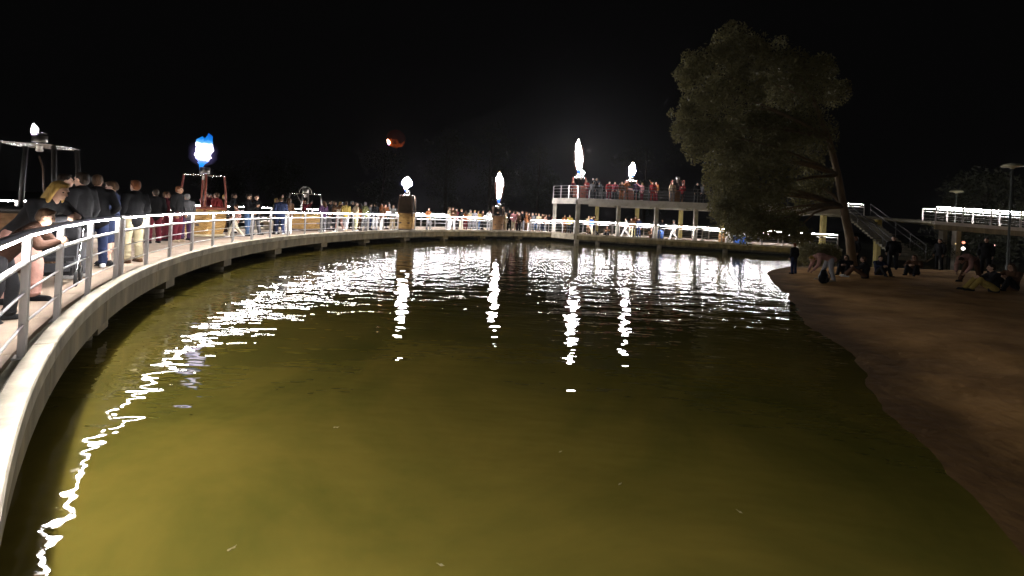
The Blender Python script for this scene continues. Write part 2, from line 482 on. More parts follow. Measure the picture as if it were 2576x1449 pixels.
# ------------------------------------------------------------------ raised terrace
TZ = 4.02
TL = 20.5
def make_terrace():
    t = thing('terrace', 'raised concrete terrace on columns with dark railing, crowded with people', 'terrace')
    B0 = ring(116, .4); b0 = Vector((3.75, 41.2, 0))
    pts = [Vector((b0.x, b0.y)), plat(0.05, .05), plat(TL, .05), plat(TL, 6.3), plat(.5, 6.3)]
    mb = MB(); slab_poly(mb, pts, TZ - .20, TZ); mb.build('slab', M_slab, t)
    def edge(a, b, m, w=.14):
        a = Vector((a[0], a[1], TZ - .2)); b = Vector((b[0], b[1], TZ - .2)); mb = MB()
        mb.sweep([a, b], [(-w, -.32), (w, -.32), (w, -.003), (-w, -.003)]); mb.build('edge_beam', m, t)
    d = (plat(0, 0) - b0); d.z = 0; d.normalize()
    edge(b0 + d * .1, plat(.02, .1), M_slab); edge(plat(.15, .2), plat(TL, .2), M_slab); edge(plat(.7, 6.1), plat(TL, 6.1), M_slab)
    for s in np.arange(3.4, TL, 3.35): edge(plat(s, .35), plat(s, 5.95), M_dark, .12)
    mb = MB(); mb.box(plat(.18, .18, (TZ - .52 - 1.0) / 2), (.36, .36, TZ - .52 + 1.0)); mb.build('corner_pile', M_colA, t)
    for x in (1553, 1648, 1747):
        mb = MB(); mb.box(plat(plat_at(x, .42), .42, (DECK + TZ - .52) / 2 + .03), (.29, .29, TZ - .52 - DECK - .06)); mb.build('column', M_colA, t)
    mb = MB(); mb.box(plat(plat_at(1830, .42), .42, (DECK + TZ - .52) / 2 + .03), (.29, .29, TZ - .52 - DECK - .06)); mb.build('column', M_colA, t)
    for x in (1499, 1600, 1710, 1815):
        mb = MB(); mb.box(plat(plat_at(x, 5.9), 5.9, (DECK + TZ - .52) / 2 + .03), (.32, .32, TZ - .52 - DECK - .06)); mb.build('column', M_colB, t)
    mb = MB(); cb = b0 + Vector((.25, .1, 0)); mb.box((cb.x, cb.y, (DECK + TZ - .52) / 2), (.3, .3, TZ - .52 - DECK)); mb.build('column', M_colA, t)
    d3 = (plat(0, 0) - b0); d3.z = 0
    P = [Vector((b0.x, b0.y, TZ)) + Vector((.05, -.02, 0)) + d3 * k / 3 for k in range(4)]
    P[-1] = plat(.1, .14, TZ)
    G = 'unlit railings on the terrace'
    railing('pale unlit railing on the short left side of the terrace', P, G, led=False)
    railing('unlit railing along the front edge of the terrace', [plat(.25 + 1.95 * k, .14, TZ) for k in range(11)], G, led=False, mat_rail=M_railD)
    railing('unlit railing along the back edge of the terrace', [plat(.7 + 2.0 * k, 6.15, TZ) for k in range(10)], G, led=False, mat_rail=M_railD)
make_terrace()
# ------------------------------------------------------------------ balloon baskets with burners
M_wick = mat('wicker_gold', (0.62, 0.39, 0.13), 0.75, 0, 0.5, 5, col2=(0.34, 0.19, 0.055), stretch=(1, 1, 3))
M_wickD = mat('wicker_brown', (0.26, 0.14, 0.06), 0.75, 0, 0.4, 9, col2=(0.13, 0.07, 0.03))
M_wickR = mat('wicker_red', (0.32, 0.10, 0.06), 0.75, 0, 0.4, 9, col2=(0.18, 0.05, 0.04))
M_leather = mat('padded_leather', (0.10, 0.055, 0.03), 0.5, 0, 0.3, 14)
M_leatherR = mat('red_leather', (0.28, 0.07, 0.04), 0.55, 0, 0.3, 14)
M_black0 = mat('black_leather', (.02, .018, .016), .5)
M_cream = mat('cream_hide', (0.66, 0.56, 0.38), 0.7, 0, 0.2, 8)
M_chrome = mat('polished_steel', (0.72, 0.72, 0.74), 0.18, 1.0, 0.1, 20)
M_brass = mat('burner_can', (0.45, 0.42, 0.38), 0.35, 0.9, 0.3, 12)

def flame_material(name, stops, strength):
    if name in MATS: return MATS[name]
    m = bpy.data.materials.new(name); m.use_nodes = True
    nt = m.node_tree; nt.nodes.clear()
    tc = nd(nt, 'ShaderNodeTexCoord'); sx = nd(nt, 'ShaderNodeSeparateXYZ')
    nt.links.new(tc.outputs['Generated'], sx.inputs[0])
    nz = nd(nt, 'ShaderNodeTexNoise', Scale=3.0, Detail=3.0); nt.links.new(tc.outputs['Generated'], nz.inputs['Vector'])
    ma = nd(nt, 'ShaderNodeMath', operation='MULTIPLY_ADD'); ma.inputs[1].default_value = .16; 
    nt.links.new(nz.outputs['Fac'], ma.inputs[0]); nt.links.new(sx.outputs['Z'], ma.inputs[2])
    ad = nd(nt, 'ShaderNodeMath', operation='SUBTRACT'); ad.inputs[1].default_value = .08
    nt.links.new(ma.outputs[0], ad.inputs[0])
    rp = nd(nt, 'ShaderNodeValToRGB'); cr = rp.color_ramp
    while len(cr.elements) < len(stops): cr.elements.new(.5)
    for e, (p, c) in zip(cr.elements, stops): e.position = p; e.color = (*c, 1)
    nt.links.new(ad.outputs[0], rp.inputs[0])
    e = nd(nt, 'ShaderNodeEmission', Strength=strength); nt.links.new(rp.outputs[0], e.inputs['Color'])
    o = nd(nt, 'ShaderNodeOutputMaterial'); nt.links.new(e.outputs[0], o.inputs[0])
    MATS[name] = m
    return m
WHITE = (1, .95, .98)
F_blue = flame_material('blue_flame', [(0, (.003, .06, .26)), (.15, (.006, .10, .30)), (.22, (.06, .12, .5)), (.30, (.8, .7, 1)), (.66, (.8, .75, 1)), (.72, (.05, .16, .32)), (.80, (.004, .07, .22)), (1, (.001, .025, .16))], 4.0)
def burn(k): return [(0, (.04 / k, .22 / k, 1.3 / k)), (.10, (.10 / k, .40 / k, 1.6 / k)), (.17, (.5 / k, .9 / k, 2.2 / k)), (.26, WHITE), (.84, WHITE), (.93, (3 / k, 1.6 / k, .9 / k)), (1, (1.2 / k, .45 / k, .15 / k))]
F_white = flame_material('white_flame', burn(200.0), 200.0)
F_tall = flame_material('tall_flame', burn(300.0), 300.0)
F_pilot = flame_material('pilot_flame', [(0, (.5, .3, 1)), (.3, WHITE), (1, WHITE)], 1.0)
for k, p in (('pilot_flame', 4.0),):
    [n for n in MATS[k].node_tree.nodes if n.type == 'EMISSION'][0].inputs['Strength'].default_value = p
def halo_material(name, col, dens):
    """added halo round the flame in place of lens bloom: emission fading outwards"""
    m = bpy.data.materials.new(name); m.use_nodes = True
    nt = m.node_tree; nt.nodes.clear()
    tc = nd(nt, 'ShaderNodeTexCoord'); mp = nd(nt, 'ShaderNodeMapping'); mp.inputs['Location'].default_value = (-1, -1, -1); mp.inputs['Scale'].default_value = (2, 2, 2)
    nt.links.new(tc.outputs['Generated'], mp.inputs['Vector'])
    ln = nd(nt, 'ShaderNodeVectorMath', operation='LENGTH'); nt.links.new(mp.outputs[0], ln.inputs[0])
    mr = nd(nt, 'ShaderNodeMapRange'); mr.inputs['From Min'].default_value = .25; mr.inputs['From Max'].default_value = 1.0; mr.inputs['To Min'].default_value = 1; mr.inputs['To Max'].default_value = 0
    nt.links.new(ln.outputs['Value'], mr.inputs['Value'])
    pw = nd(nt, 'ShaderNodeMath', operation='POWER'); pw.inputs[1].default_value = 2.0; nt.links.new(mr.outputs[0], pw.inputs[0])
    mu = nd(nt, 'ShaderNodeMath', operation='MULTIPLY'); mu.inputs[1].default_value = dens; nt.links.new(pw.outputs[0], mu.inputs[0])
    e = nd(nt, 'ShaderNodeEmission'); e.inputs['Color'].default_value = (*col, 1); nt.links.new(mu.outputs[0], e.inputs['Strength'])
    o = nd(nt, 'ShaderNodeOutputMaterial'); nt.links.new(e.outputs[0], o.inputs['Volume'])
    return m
HALO_violet = halo_material('violet_flame_halo', (.45, .38, 1.0), .5)
HALO_orange = halo_material('orange_flame_halo', (1.0, .55, .45), 1.3)

FPROF = {
 'oval': [(0, .35, -.1), (.2, .75, 0), (.5, 1, .05), (.8, .95, .1), (.95, .55, .1), (1, .1, .1)],
 'plume_blue': [(0, .26, -.26), (.12, .30, -.26), (.2, .34, -.2), (.26, .66, -.06), (.4, .88, -.06), (.55, .84, 0), (.7, 1.0, .12), (.85, 1.02, .16), (.95, .8, .26), (1, .4, .3)],
 'ball': [(0, .18, -.05), (.25, .30, 0), (.42, .45, .05), (.5, .84, .1), (.7, 1.0, .15), (.88, .76, .15), (1, .15, .15)],
 'club': [(0, .30, 0), (.1, .40, 0), (.3, .52, 0), (.5, .66, -.03), (.62, .76, -.07), (.75, 1.0, -.1), (.85, .96, -.2), (.93, .78, -.35), (1, .15, -.42)],
 'tongue': [(0, .42, .18), (.15, .56, .18), (.35, .86, .14), (.5, 1.0, .1), (.65, .9, -.07), (.8, .86, -.35), (.88, .70, -.64), (.94, .36, -.55), (1, .05, -.45)]}
def flame(parent, base, h, w, seed, material, halo, shape='oval'):
    pf = np.array(FPROF[shape]); n, m = 28, 46
    def build(sc, rough):
        v = []
        for i in range(m + 1):
            t = i / m
            r = max(.004, np.interp(t, pf[:, 0], pf[:, 1]) * w * sc); cx = np.interp(t, pf[:, 0], pf[:, 2]) * w
            for k in range(n):
                a = 2 * math.pi * k / n; ca, sa = math.cos(a), math.sin(a)
                d = 1 + rough * min(1, t * 4 + .1) * (.60 * mnoise.noise((ca * 1.3 + seed, sa * 1.3, t * h * 3.2)) + .52 * mnoise.noise((ca * 2.6, sa * 2.6 + seed, t * h * 7.5)) + .22 * mnoise.noise((ca * 5, sa * 5 + seed, t * h * 16)))
                zz = t * h + rough * (t ** 2.5) * .42 * min(h, 1.8) * (mnoise.noise((ca * 2.4, sa * 2.4 + seed, 3)) + .6 * mnoise.noise((ca * 5.5, sa * 5.5 + seed, 8)))
                v.append((cx + r * d * ca, r * d * sa, zz if sc == 1 else zz * 1.12 - .06 * h))
        f = [(i * n + k, i * n + (k + 1) % n, (i + 1) * n + (k + 1) % n, (i + 1) * n + k) for i in range(m) for k in range(n)]
        f += [tuple(range(n))[::-1], tuple(m * n + k for k in range(n))]
        return v, f
    o = link('flame', me_from('flame', *build(1.0, 1.0), True), material, parent, base)
    if halo is not None:  # glowing volume added round the flame to stand in for bloom
        link('flame_halo', me_from('flame_halo', *build(2.4, .2), True), halo, o, (0, 0, 0))
    return o

def basket(label, loc, rotz, w=1.15, d=1.0, hh=1.1, frame_h=2.35, wick=None, skirt=None, pole=None, round_=False, cover=False, burner=1, arch=False, top_bar=None, can=1.0):
    wick = wick or M_wick; pole = pole or M_leather
    t = thing('balloon_basket', label, 'basket', loc, rotz, 'balloon baskets with burners')
    # woven wall: strands pass over and under upright stakes
    nu, nv = 72, 22; v = []
    def outline(u, inset=0.0):
        a = 2 * math.pi * u
        if round_: return Vector(((w / 2 - inset) * math.cos(a), (d / 2 - inset) * math.sin(a), 0))
        e = 2 / 7.0; cx, sy = math.cos(a), math.sin(a)
        return Vector(((w / 2 - inset) * math.copysign(abs(cx) ** e, cx), (d / 2 - inset) * math.copysign(abs(sy) ** e, sy), 0))
    wall_h = hh - .06
    def bulge(tv): return .06 * (1 - tv) - .05 * math.sin(math.pi * tv) * (0 if round_ else 1) - (.0 if not round_ else .10 * (1 - math.sin(math.pi * (.15 + .7 * tv))))
    for j in range(nv + 1):
        tv = j / nv
        for i in range(nu):
            p = outline(i / nu, bulge(tv))
            wv = .009 * (1 if (i // 2 + j) % 2 else -1)
            p += Vector((p.x, p.y, 0)).normalized() * wv
            v.append((p.x, p.y, .06 + wall_h * tv))
    f = [(j * nu + i, j * nu + (i + 1) % nu, (j + 1) * nu + (i + 1) % nu, (j + 1) * nu + i) for j in range(nv) for i in range(nu)]
    o = link('wicker_wall', me_from('wicker_wall', v, f), wick, t)
    sm = o.modifiers.new('thick', 'SOLIDIFY'); sm.thickness = .035
    mb = MB(); ring_p = [outline(i / 40) + Vector((0, 0, hh)) for i in range(41)]; mb.tube(ring_p, .055, 10, False); mb.build('padded_rim', pole, t, True)
    mb = MB(); ring_p = [outline(i / 40, .0) + Vector((0, 0, .06)) for i in range(41)]; mb.tube(ring_p, .05, 8, False); mb.build('base_band', skirt or M_leather, t, True)
    mb = MB()
    for q in (-.3, 0, .3): mb.box((q * w, 0, .025), (.07, d * .92, .05))
    mb.build('skid', M_leather, t)
    for s in (-.27, .27):
        mb = MB(); mb.box((s * w, -d / 2 - .015, hh * .42), (.16, .03, .10)); mb.build('hand_hole_patch', M_leather, t)
    fx, fy = w * .40, d * .40
    for sx in (-1, 1):
        for sy in (-1, 1):
            mb = MB(); mb.tube([(sx * w * .46, sy * d * .46, hh - .25), (sx * w * .45, sy * d * .45, hh + .5), (sx * fx, sy * fy, frame_h)], .038 if not cover else .055, 8); mb.build('upright', pole, t, True)
    bw = top_bar or 0.04
    mb = MB(); cor = [(-fx - bw, -fy - bw), (fx + bw, -fy - bw), (fx + bw, fy + bw), (-fx - bw, fy + bw)]
    pts = []
    for k in range(4):
        a, b = Vector((*cor[k], frame_h)), Vector((*cor[(k + 1) % 4], frame_h))
        pts += [a.lerp(b, .08), a.lerp(b, .5), a.lerp(b, .92)]
    pts.append(pts[0]); mb.tube(pts, .026, 8, False)
    mb.tube([(-fx, 0, frame_h), (fx, 0, frame_h)], .02, 8)
    mb.build('burner_frame', M_chrome, t, True)
    if arch:
        mb = MB()
        for sx in (-1, 1):
            mb.tube([(sx * .42, 0, frame_h), (sx * .38, 0, frame_h + .22), (sx * .22, 0, frame_h + .36), (0, 0, frame_h + .40)], .02, 8)
        mb.tube([(-fx, 0, frame_h - .02), (-fx * .6, -.1, frame_h - .5), (-fx * .1, 0, frame_h - .75)], .014, 6)
        mb.build('hoop', M_brass, t, True)
    cans = [(0, 0)] if burner == 1 else [(-.17, 0), (.17, 0)]
    for cx, cy in cans:
        mb = MB(); mb.lathe([(r_ * can, z_ * can) for r_, z_ in ((.05, -.20), (.09, -.16), (.07, -.06), (.11, 0), (.17, .05), (.175, .30), (.16, .30), (.15, .08), (.03, .05))], 16, (cx, cy, frame_h)); b_ = mb.build('burner', M_brass, t, True)
        mb = MB(); cp = [Vector((cx + .135 * can * math.cos(k * .6), cy + .135 * can * math.sin(k * .6), frame_h + .06 * can + k * .006)) for k in range(40)]; mb.tube(cp, .012, 6); mb.build('coil', M_chrome, b_, True)
        mb = MB(); mb.tube([(cx, cy, frame_h - .2), (cx + .12, cy - .1, frame_h - .42), (cx + .2, cy - .2, frame_h - .8), (cx + .4 * w, cy - .3 * d, hh)], .014, 6); mb.build('fuel_hose', M_leather, b_, True)
    if cover:
        mb = MB(); mb.sweep([(-w * .44, -d * .42, hh + .02), (w * .44, -d * .42, hh + .02)], [(-.012, 0), (.012, 0), (.012, frame_h - hh - .12), (-.012, frame_h - hh - .12)])
        mb.build('cloth_screen', mat('screen_cloth', (.05, .035, .02), .9), t)
    return t
def face_in(a): return R_(a + 180 + 90)      # turn local -Y (front) towards the pond

a1 = ring_at(84, 1.7)
B1 = basket('nearest balloon basket at far left, hidden behind people, with bright burner bar', ring(a1, 1.7, DECK), R_(18), frame_h=2.30, w=.95, d=.8, wick=M_wickD, pole=M_black0, can=.6)
flame(B1, (-.06, -.05, 2.46), .18, .05, 3, F_pilot, None, 'oval')
a2 = ring_at(507, 2.7)
B2 = basket('wicker balloon basket with blue burner flame and red leather uprights', ring(a2, 2.7, DECK), R_(-14), frame_h=2.42, w=1.35, d=1.0, hh=1.12, skirt=M_cream, pole=M_leatherR)
flame(B2, (-.12, 0, 2.62), 1.15, .235, 11, F_blue, HALO_violet, 'plume_blue')
a3 = ring_at(764, 2.7)
B3 = basket('wide wicker balloon basket with unlit burner under a hooped frame', ring(a3, 2.7, DECK), face_in(a3) - R_(12), frame_h=2.05, w=1.5, d=1.2, hh=.98, arch=True, pole=M_brass)
a4 = ring_at(1021, .72)
B4 = basket('square golden wicker basket with dark screens and small round flame in the railing gap', ring(a4, .72, DECK + .01), R_(0), frame_h=2.45, w=1.08, d=1.0, hh=1.22, cover=True)
flame(B4, (-.14, 0, 2.66), .92, .27, 21, F_white, HALO_violet, 'ball')
a5 = ring_at(1251, .8)
B5 = basket('brown barrel shaped wicker basket with tall white flame', ring(a5, .8, DECK + .01), R_(10), frame_h=2.1, w=1.05, d=1.05, hh=1.25, wick=M_wickD, round_=True)
flame(B5, (0, 0, 2.3), 2.5, .25, 5, F_white, HALO_orange, 'club')
s6 = plat_at(1455, 1.2, TZ)
B6 = basket('reddish balloon basket on the terrace corner with the tallest flame', plat(s6, 1.25, TZ), R_(-12), frame_h=1.95, w=1.35, d=1.1, hh=1.05, wick=M_wickR, pole=M_leatherR, burner=2)
flame(B6, (-.12, 0, 2.05), 3.1, .235, 8, F_tall, HALO_orange, 'tongue')
flame(B6, (.25, 0, 2.15), .34, .15, 9, F_white, None, 'oval')
s7 = plat_at(1586, 2.0, TZ)
B7 = basket('balloon basket amid the terrace crowd with a short oval flame', plat(s7, 2.0, TZ), R_(-12), frame_h=1.85, w=1.2, d=1.1, hh=1.05, wick=M_wickR, pole=M_leatherR)
flame(B7, (0, 0, 2.05), 1.25, .21, 14, F_tall, HALO_violet, 'oval')
s8 = plat_at(1702, 2.2, TZ)
B8 = basket('unlit balloon basket on the terrace, nearest the tree', plat(s8, 2.2, TZ), R_(-12), frame_h=2.0, w=1.15, d=1.0, hh=1.05, wick=M_wickD, pole=M_leatherR)

# ------------------------------------------------------------------ people
def capsule(a, b, ra, rb, flat=1.0, side=(1, 0, 0), n=14):
    a, b = Vector(a), Vector(b); ax = b - a; L = max(ax.length, 1e-4); ax = ax / L
    sd = Vector(side); sd = sd - ax * sd.dot(ax)
    sd = sd.normalized() if sd.length > 1e-3 else ax.orthogonal().normalized()
    fr = ax.cross(sd); v = []; rings = []
    for k in range(1, 5):
        t = -math.pi / 2 + k * math.pi / 8 if k < 4 else 0
        rings.append((a + ax * ra * math.sin(t) if k < 4 else a, ra * math.cos(t)))
    for k in range(0, 4):
        t = k * math.pi / 8; rings.append((b + ax * rb * math.sin(t), rb * math.cos(t)))
    rings = [(a - ax * ra, ra * .05)] + rings + [(b + ax * rb, rb * .05)]
    for p, r in rings:
        for k in range(n):
            w = 2 * math.pi * k / n
            v.append(p + sd * (r * math.cos(w)) + fr * (r * flat * math.sin(w)))
    m = len(rings)
    f = [(i * n + k, i * n + (k + 1) % n, (i + 1) * n + (k + 1) % n, (i + 1) * n + k) for i in range(m - 1) for k in range(n)]
    f += [tuple(range(n))[::-1], tuple((m - 1) * n + k for k in range(n))]
    return v, f
def ellipsoid(c, r, M=None, n=14, m=9):
    v = []; c = Vector(c)
    for i in range(m + 1):
        t = -math.pi / 2 + math.pi * (i + .02) / (m + .04)
        for k in range(n):
            w = 2 * math.pi * k / n
            p = Vector((r[0] * math.cos(t) * math.cos(w), r[1] * math.cos(t) * math.sin(w), r[2] * math.sin(t)))
            v.append(c + (M @ p if M is not None else p))
    f = [(i * n + k, i * n + (k + 1) % n, (i + 1) * n + (k + 1) % n, (i + 1) * n + k) for i in range(m) for k in range(n)]
    f += [tuple(range(n))[::-1], tuple(m * n + k for k in range(n))]
    return v, f
def fuse(name, prims, voxel, smooth_it=3):
    mb = MB()
    for p in prims: mb.add(*p)
    me = me_from('tmp', mb.v, mb.f); o = bpy.data.objects.new('tmp', me); C.objects.link(o)
    r = o.modifiers.new('r', 'REMESH'); r.mode = 'VOXEL'; r.voxel_size = voxel
    s = o.modifiers.new('s', 'SMOOTH'); s.factor = .5; s.iterations = smooth_it
    dg = bpy.context.evaluated_depsgraph_get(); dg.update()
    out = bpy.data.meshes.new_from_object(o.evaluated_get(dg)); out.name = name
    bpy.data.objects.remove(o, do_unlink=True); bpy.data.meshes.remove(me)
    out.polygons.foreach_set('use_smooth', [True] * len(out.polygons))
    return out

def V(*a): return Vector(a)
BASE = dict(pel=V(0, 0, .95), chest=V(0, .01, 1.26), neck=V(0, 0, 1.47), head=V(0, .025, 1.625),
            shL=V(-.185, 0, 1.41), shR=V(.185, 0, 1.41), elL=V(-.245, -.03, 1.13), elR=V(.245, -.03, 1.13), wrL=V(-.25, .07, .89), wrR=V(.25, .07, .89),
            hiL=V(-.095, 0, .91), hiR=V(.095, 0, .91), knL=V(-.115, .02, .50), knR=V(.115, .02, .50), anL=V(-.125, -.02, .085), anR=V(.125, -.02, .085),
            look=V(0, 1, -.05), toeL=V(-.15, 1, 0), toeR=V(.15, 1, 0))
POSES = {
    'stand': {},
    'pocket': dict(elL=V(-.30, -.08, 1.15), wrL=V(-.20, .06, .96), elR=V(.29, -.08, 1.14), wrR=V(.20, .08, .97), knL=V(-.10, .06, .50), anL=V(-.16, .10, .085), pel=V(.03, 0, .945), look=V(.5, 1, 0)),
    'phone': dict(elL=V(-.25, .06, 1.13), wrL=V(-.06, .30, 1.25), elR=V(.25, .06, 1.13), wrR=V(.06, .31, 1.25), look=V(0, 1, -.35), anR=V(.15, .08, .085)),
    'film': dict(elL=V(-.24, .22, 1.33), wrL=V(-.07, .38, 1.55), elR=V(.24, .22, 1.33), wrR=V(.08, .38, 1.55), look=V(0, 1, .2), anL=V(-.16, .06, .085)),
    'point': dict(elR=V(.37, .14, 1.55), wrR=V(.52, .24, 1.78), look=V(.3, 1, .25), anL=V(-.17, .05, .085)),
    'lean': dict(pel=V(0, -.20, .94), chest=V(0, .02, 1.20), neck=V(0, .15, 1.37), head=V(0, .24, 1.50), shL=V(-.185, .12, 1.31), shR=V(.185, .12, 1.31), elL=V(-.29, .26, 1.10), elR=V(.29, .26, 1.10),
                 wrL=V(-.10, .40, 1.15), wrR=V(.10, .40, 1.15), hiL=V(-.095, -.2, .90), hiR=V(.095, -.2, .90), knL=V(-.115, -.10, .50), knR=V(.115, -.18, .49), anL=V(-.13, -.12, .085), anR=V(.13, -.30, .085), look=V(0, 1, -.35)),
    'walk': dict(knL=V(-.10, .20, .52), anL=V(-.10, .32, .10), knR=V(.10, -.02, .50), anR=V(.10, -.32, .13), elL=V(-.25, -.16, 1.15), wrL=V(-.24, -.12, .92), elR=V(.25, .10, 1.14), wrR=V(.22, .30, .98)),
    'sit': dict(pel=V(0, 0, .13), chest=V(0, -.02, .45), neck=V(0, .04, .66), head=V(0, .09, .81), shL=V(-.185, .02, .60), shR=V(.185, .02, .60), elL=V(-.25, .22, .42), elR=V(.25, .22, .42), wrL=V(-.10, .40, .46), wrR=V(.10, .40, .46),
                hiL=V(-.095, .02, .12), hiR=V(.095, .02, .12), knL=V(-.14, .40, .42), knR=V(.14, .40, .42), anL=V(-.13, .62, .085), anR=V(.13, .66, .085), look=V(.2, 1, 0)),
    'bend': dict(pel=V(0, -.12, .90), chest=V(0, .22, .98), neck=V(0, .42, .93), head=V(0, .55, .85), shL=V(-.185, .36, .94), shR=V(.185, .36, .94), elL=V(-.23, .42, .64), elR=V(.23, .42, .64), wrL=V(-.15, .55, .42), wrR=V(.15, .55, .42),
                 hiL=V(-.10, -.10, .87), hiR=V(.10, -.10, .87), knL=V(-.20, -.05, .48), knR=V(.20, -.02, .48), anL=V(-.27, -.12, .085), anR=V(.27, .08, .085), look=V(0, .8, -.7)),
}
PROTO = {}
def proto(pose):
    if pose in PROTO: return PROTO[pose]
    J = dict(BASE); J.update(POSES[pose])
    side = (J['shR'] - J['shL']).normalized()
    look = J['look'].normalized(); sx = look.cross(V(0, 0, 1)).normalized(); up = sx.cross(look).normalized()
    HM = Matrix((sx, look, up)).transposed()
    H = J['head']; hp = lambda x, y, z: H + HM @ V(x, y, z)
    cap = capsule
    # ---- body: one skin
    b = [cap(J['pel'], J['pel'] + (J['chest'] - J['pel']) * .35, .145, .125, .72, side), cap(J['pel'] + (J['chest'] - J['pel']) * .35, J['chest'], .125, .155, .68, side),
         cap(J['chest'], J['neck'] - (J['neck'] - J['chest']) * .3, .155, .10, .68, side), cap(J['shL'], J['shR'], .062, .062, .9, (0, 0, 1)), cap(J['neck'] - V(0, 0, .06), J['head'] - up * .05, .056, .052)]
    for s in 'LR':
        b += [cap(J['sh' + s], J['el' + s], .052, .042), cap(J['el' + s], J['wr' + s], .042, .029),
              cap(J['hi' + s], J['kn' + s], .085, .056), cap(J['kn' + s], J['an' + s], .056, .037)]
        kn, an = J['kn' + s], J['an' + s]
        b.append(cap(kn.lerp(an, .15) + V(0, -.02, 0), kn.lerp(an, .5) + V(0, -.02, 0), .05, .042))
        toe = J['toe' + s].normalized()
        b.append(cap(an - toe * .03 - V(0, 0, .045), an + toe * .15 - V(0, 0, .055), .034, .028))
        # hand
        w = J['wr' + s]; d = (w - J['el' + s]).normalized(); sg = -1 if s == 'L' else 1
        inn = (V(-sg, 0, 0) - d * d.dot(V(-sg, 0, 0))); inn = inn.normalized() if inn.length > .2 else V(0, 0, -1)
        acr = d.cross(inn).normalized()
        b.append(cap(w, w + d * .085, .026, .034, .45, acr))
        for k, ln in enumerate((.066, .078, .074, .058)):
            o = (k - 1.5) * .021; r0 = w + d * .09 + acr * o
            k1 = r0 + d * ln * .5 + inn * .006; b += [cap(r0 - d * .02, k1, .0105, .0098, n=8), cap(k1, k1 + d * ln * .4 + inn * ln * .35, .0098, .0088, n=8)]
        tb = w + d * .03 - acr * .026; b += [cap(tb, tb - acr * .03 + d * .035 + inn * .01, .013, .011, n=8), cap(tb - acr * .03 + d * .035 + inn * .01, tb - acr * .036 + d * .065 + inn * .02, .011, .0095, n=8)]
    b += [ellipsoid(hp(0, -.012, .022), (.074, .092, .098), HM), ellipsoid(hp(0, .018, -.045), (.058, .072, .070), HM), ellipsoid(hp(0, .062, -.088), (.024, .022, .022), HM),
          cap(hp(0, .082, .01), hp(0, .102, -.028), .009, .015, n=8), cap(hp(-.032, .078, .028), hp(.032, .078, .028), .011, .011, n=8), cap(hp(-.020, .078, -.058), hp(.020, .078, -.058), .009, .009, n=8),
          ellipsoid(hp(-.076, -.005, -.008), (.012, .022, .032), HM, 8, 6), ellipsoid(hp(.076, -.005, -.008), (.012, .022, .032), HM, 8, 6)]
    P = {'body': fuse('body', b, .0095, 2)}
    eyes = [ellipsoid(hp(x, .074, .006), (.013, .009, .008), HM, 8, 6) for x in (-.03, .03)]
    mb = MB(); [mb.add(*e) for e in eyes]; P['eyes'] = me_from('eyes', mb.v, mb.f, True)
    # ---- jacket
    g = .026; pe, ch, ne = J['pel'], J['chest'], J['neck']; dn = (pe - ch).normalized()
    j = [cap(pe + dn * .05, pe + (ch - pe) * .4, .150 + g, .138 + g, .76, side), cap(pe + (ch - pe) * .4, ch, .138 + g, .162 + g, .74, side), cap(ch, ne - (ne - ch) * .3, .162 + g, .112 + g, .72, side),
         cap(J['shL'], J['shR'], .070 + g * .6, .070 + g * .6, .9, (0, 0, 1)), cap(ne - (ne - ch).normalized() * .05, ne + (ne - ch).normalized() * .005, .085, .072)]
    rn = random.Random(hash(pose) % 100 if False else len(pose))
    for s in 'LR':
        e = J['el' + s]; j += [cap(J['sh' + s], e, .060 + g * .7, .048 + g * .7), cap(e, J['wr' + s].lerp(e, .08), .048 + g * .7, .037 + g * .6)]
        for q in (.25, .5, .75): c = J['sh' + s].lerp(e, q); j.append(ellipsoid(c + V(rn.uniform(-.01, .01), rn.uniform(-.012, .012), 0), (.068, .066, .028)))
        for q in (.3, .65): c = e.lerp(J['wr' + s], q); j.append(ellipsoid(c + V(rn.uniform(-.01, .01), rn.uniform(-.01, .01), 0), (.056, .056, .024)))
    P['jacket'] = fuse('jacket', j, .016, 3)
    # ---- trousers and shorts
    tr = [cap(pe + (ch - pe) * .05, pe + dn * .03, .152, .158, .74, side)]; sh = list(tr)
    for s in 'LR':
        h, k, a = J['hi' + s], J['kn' + s], J['an' + s]
        tr += [cap(h, k, .103, .078), cap(k, a + (k - a).normalized() * .02, .078, .068)]
        for q in (.35, .6, .82, .94): c = k.lerp(a, q); tr.append(ellipsoid(c + V(rn.uniform(-.012, .012), rn.uniform(-.012, .012), 0), (.077, .076, .026)))
        sh += [cap(h, h.lerp(k, .9), .106, .098)]
    P['trousers'] = fuse('trousers', tr, .016, 3)
    if pose in ('stand', 'pocket', 'phone'): P['shorts'] = fuse('shorts', sh, .016, 3)
    # ---- shoes
    for s in 'LR':
        a = J['an' + s]; toe = J['toe' + s].normalized(); z = V(0, 0, 1)
        q = [cap(a - toe * .045 - z * .04, a + toe * .15 - z * .048, .046, .040, .95), cap(a - z * .03, a + z * .01, .048, .046), cap(a - toe * .05 - z * .07, a + toe * .17 - z * .07, .047, .046, .35, toe.cross(z))]
        P['shoe' + s] = fuse('shoe', q, .012, 2)
    # ---- hair
    hs = [ellipsoid(hp(0, -.026, .040), (.085, .094, .094), HM), ellipsoid(hp(0, -.052, -.005), (.078, .068, .085), HM), ellipsoid(hp(0, .03, .098), (.06, .05, .03), HM)]
    P['short'] = fuse('hair', hs, .013, 2)
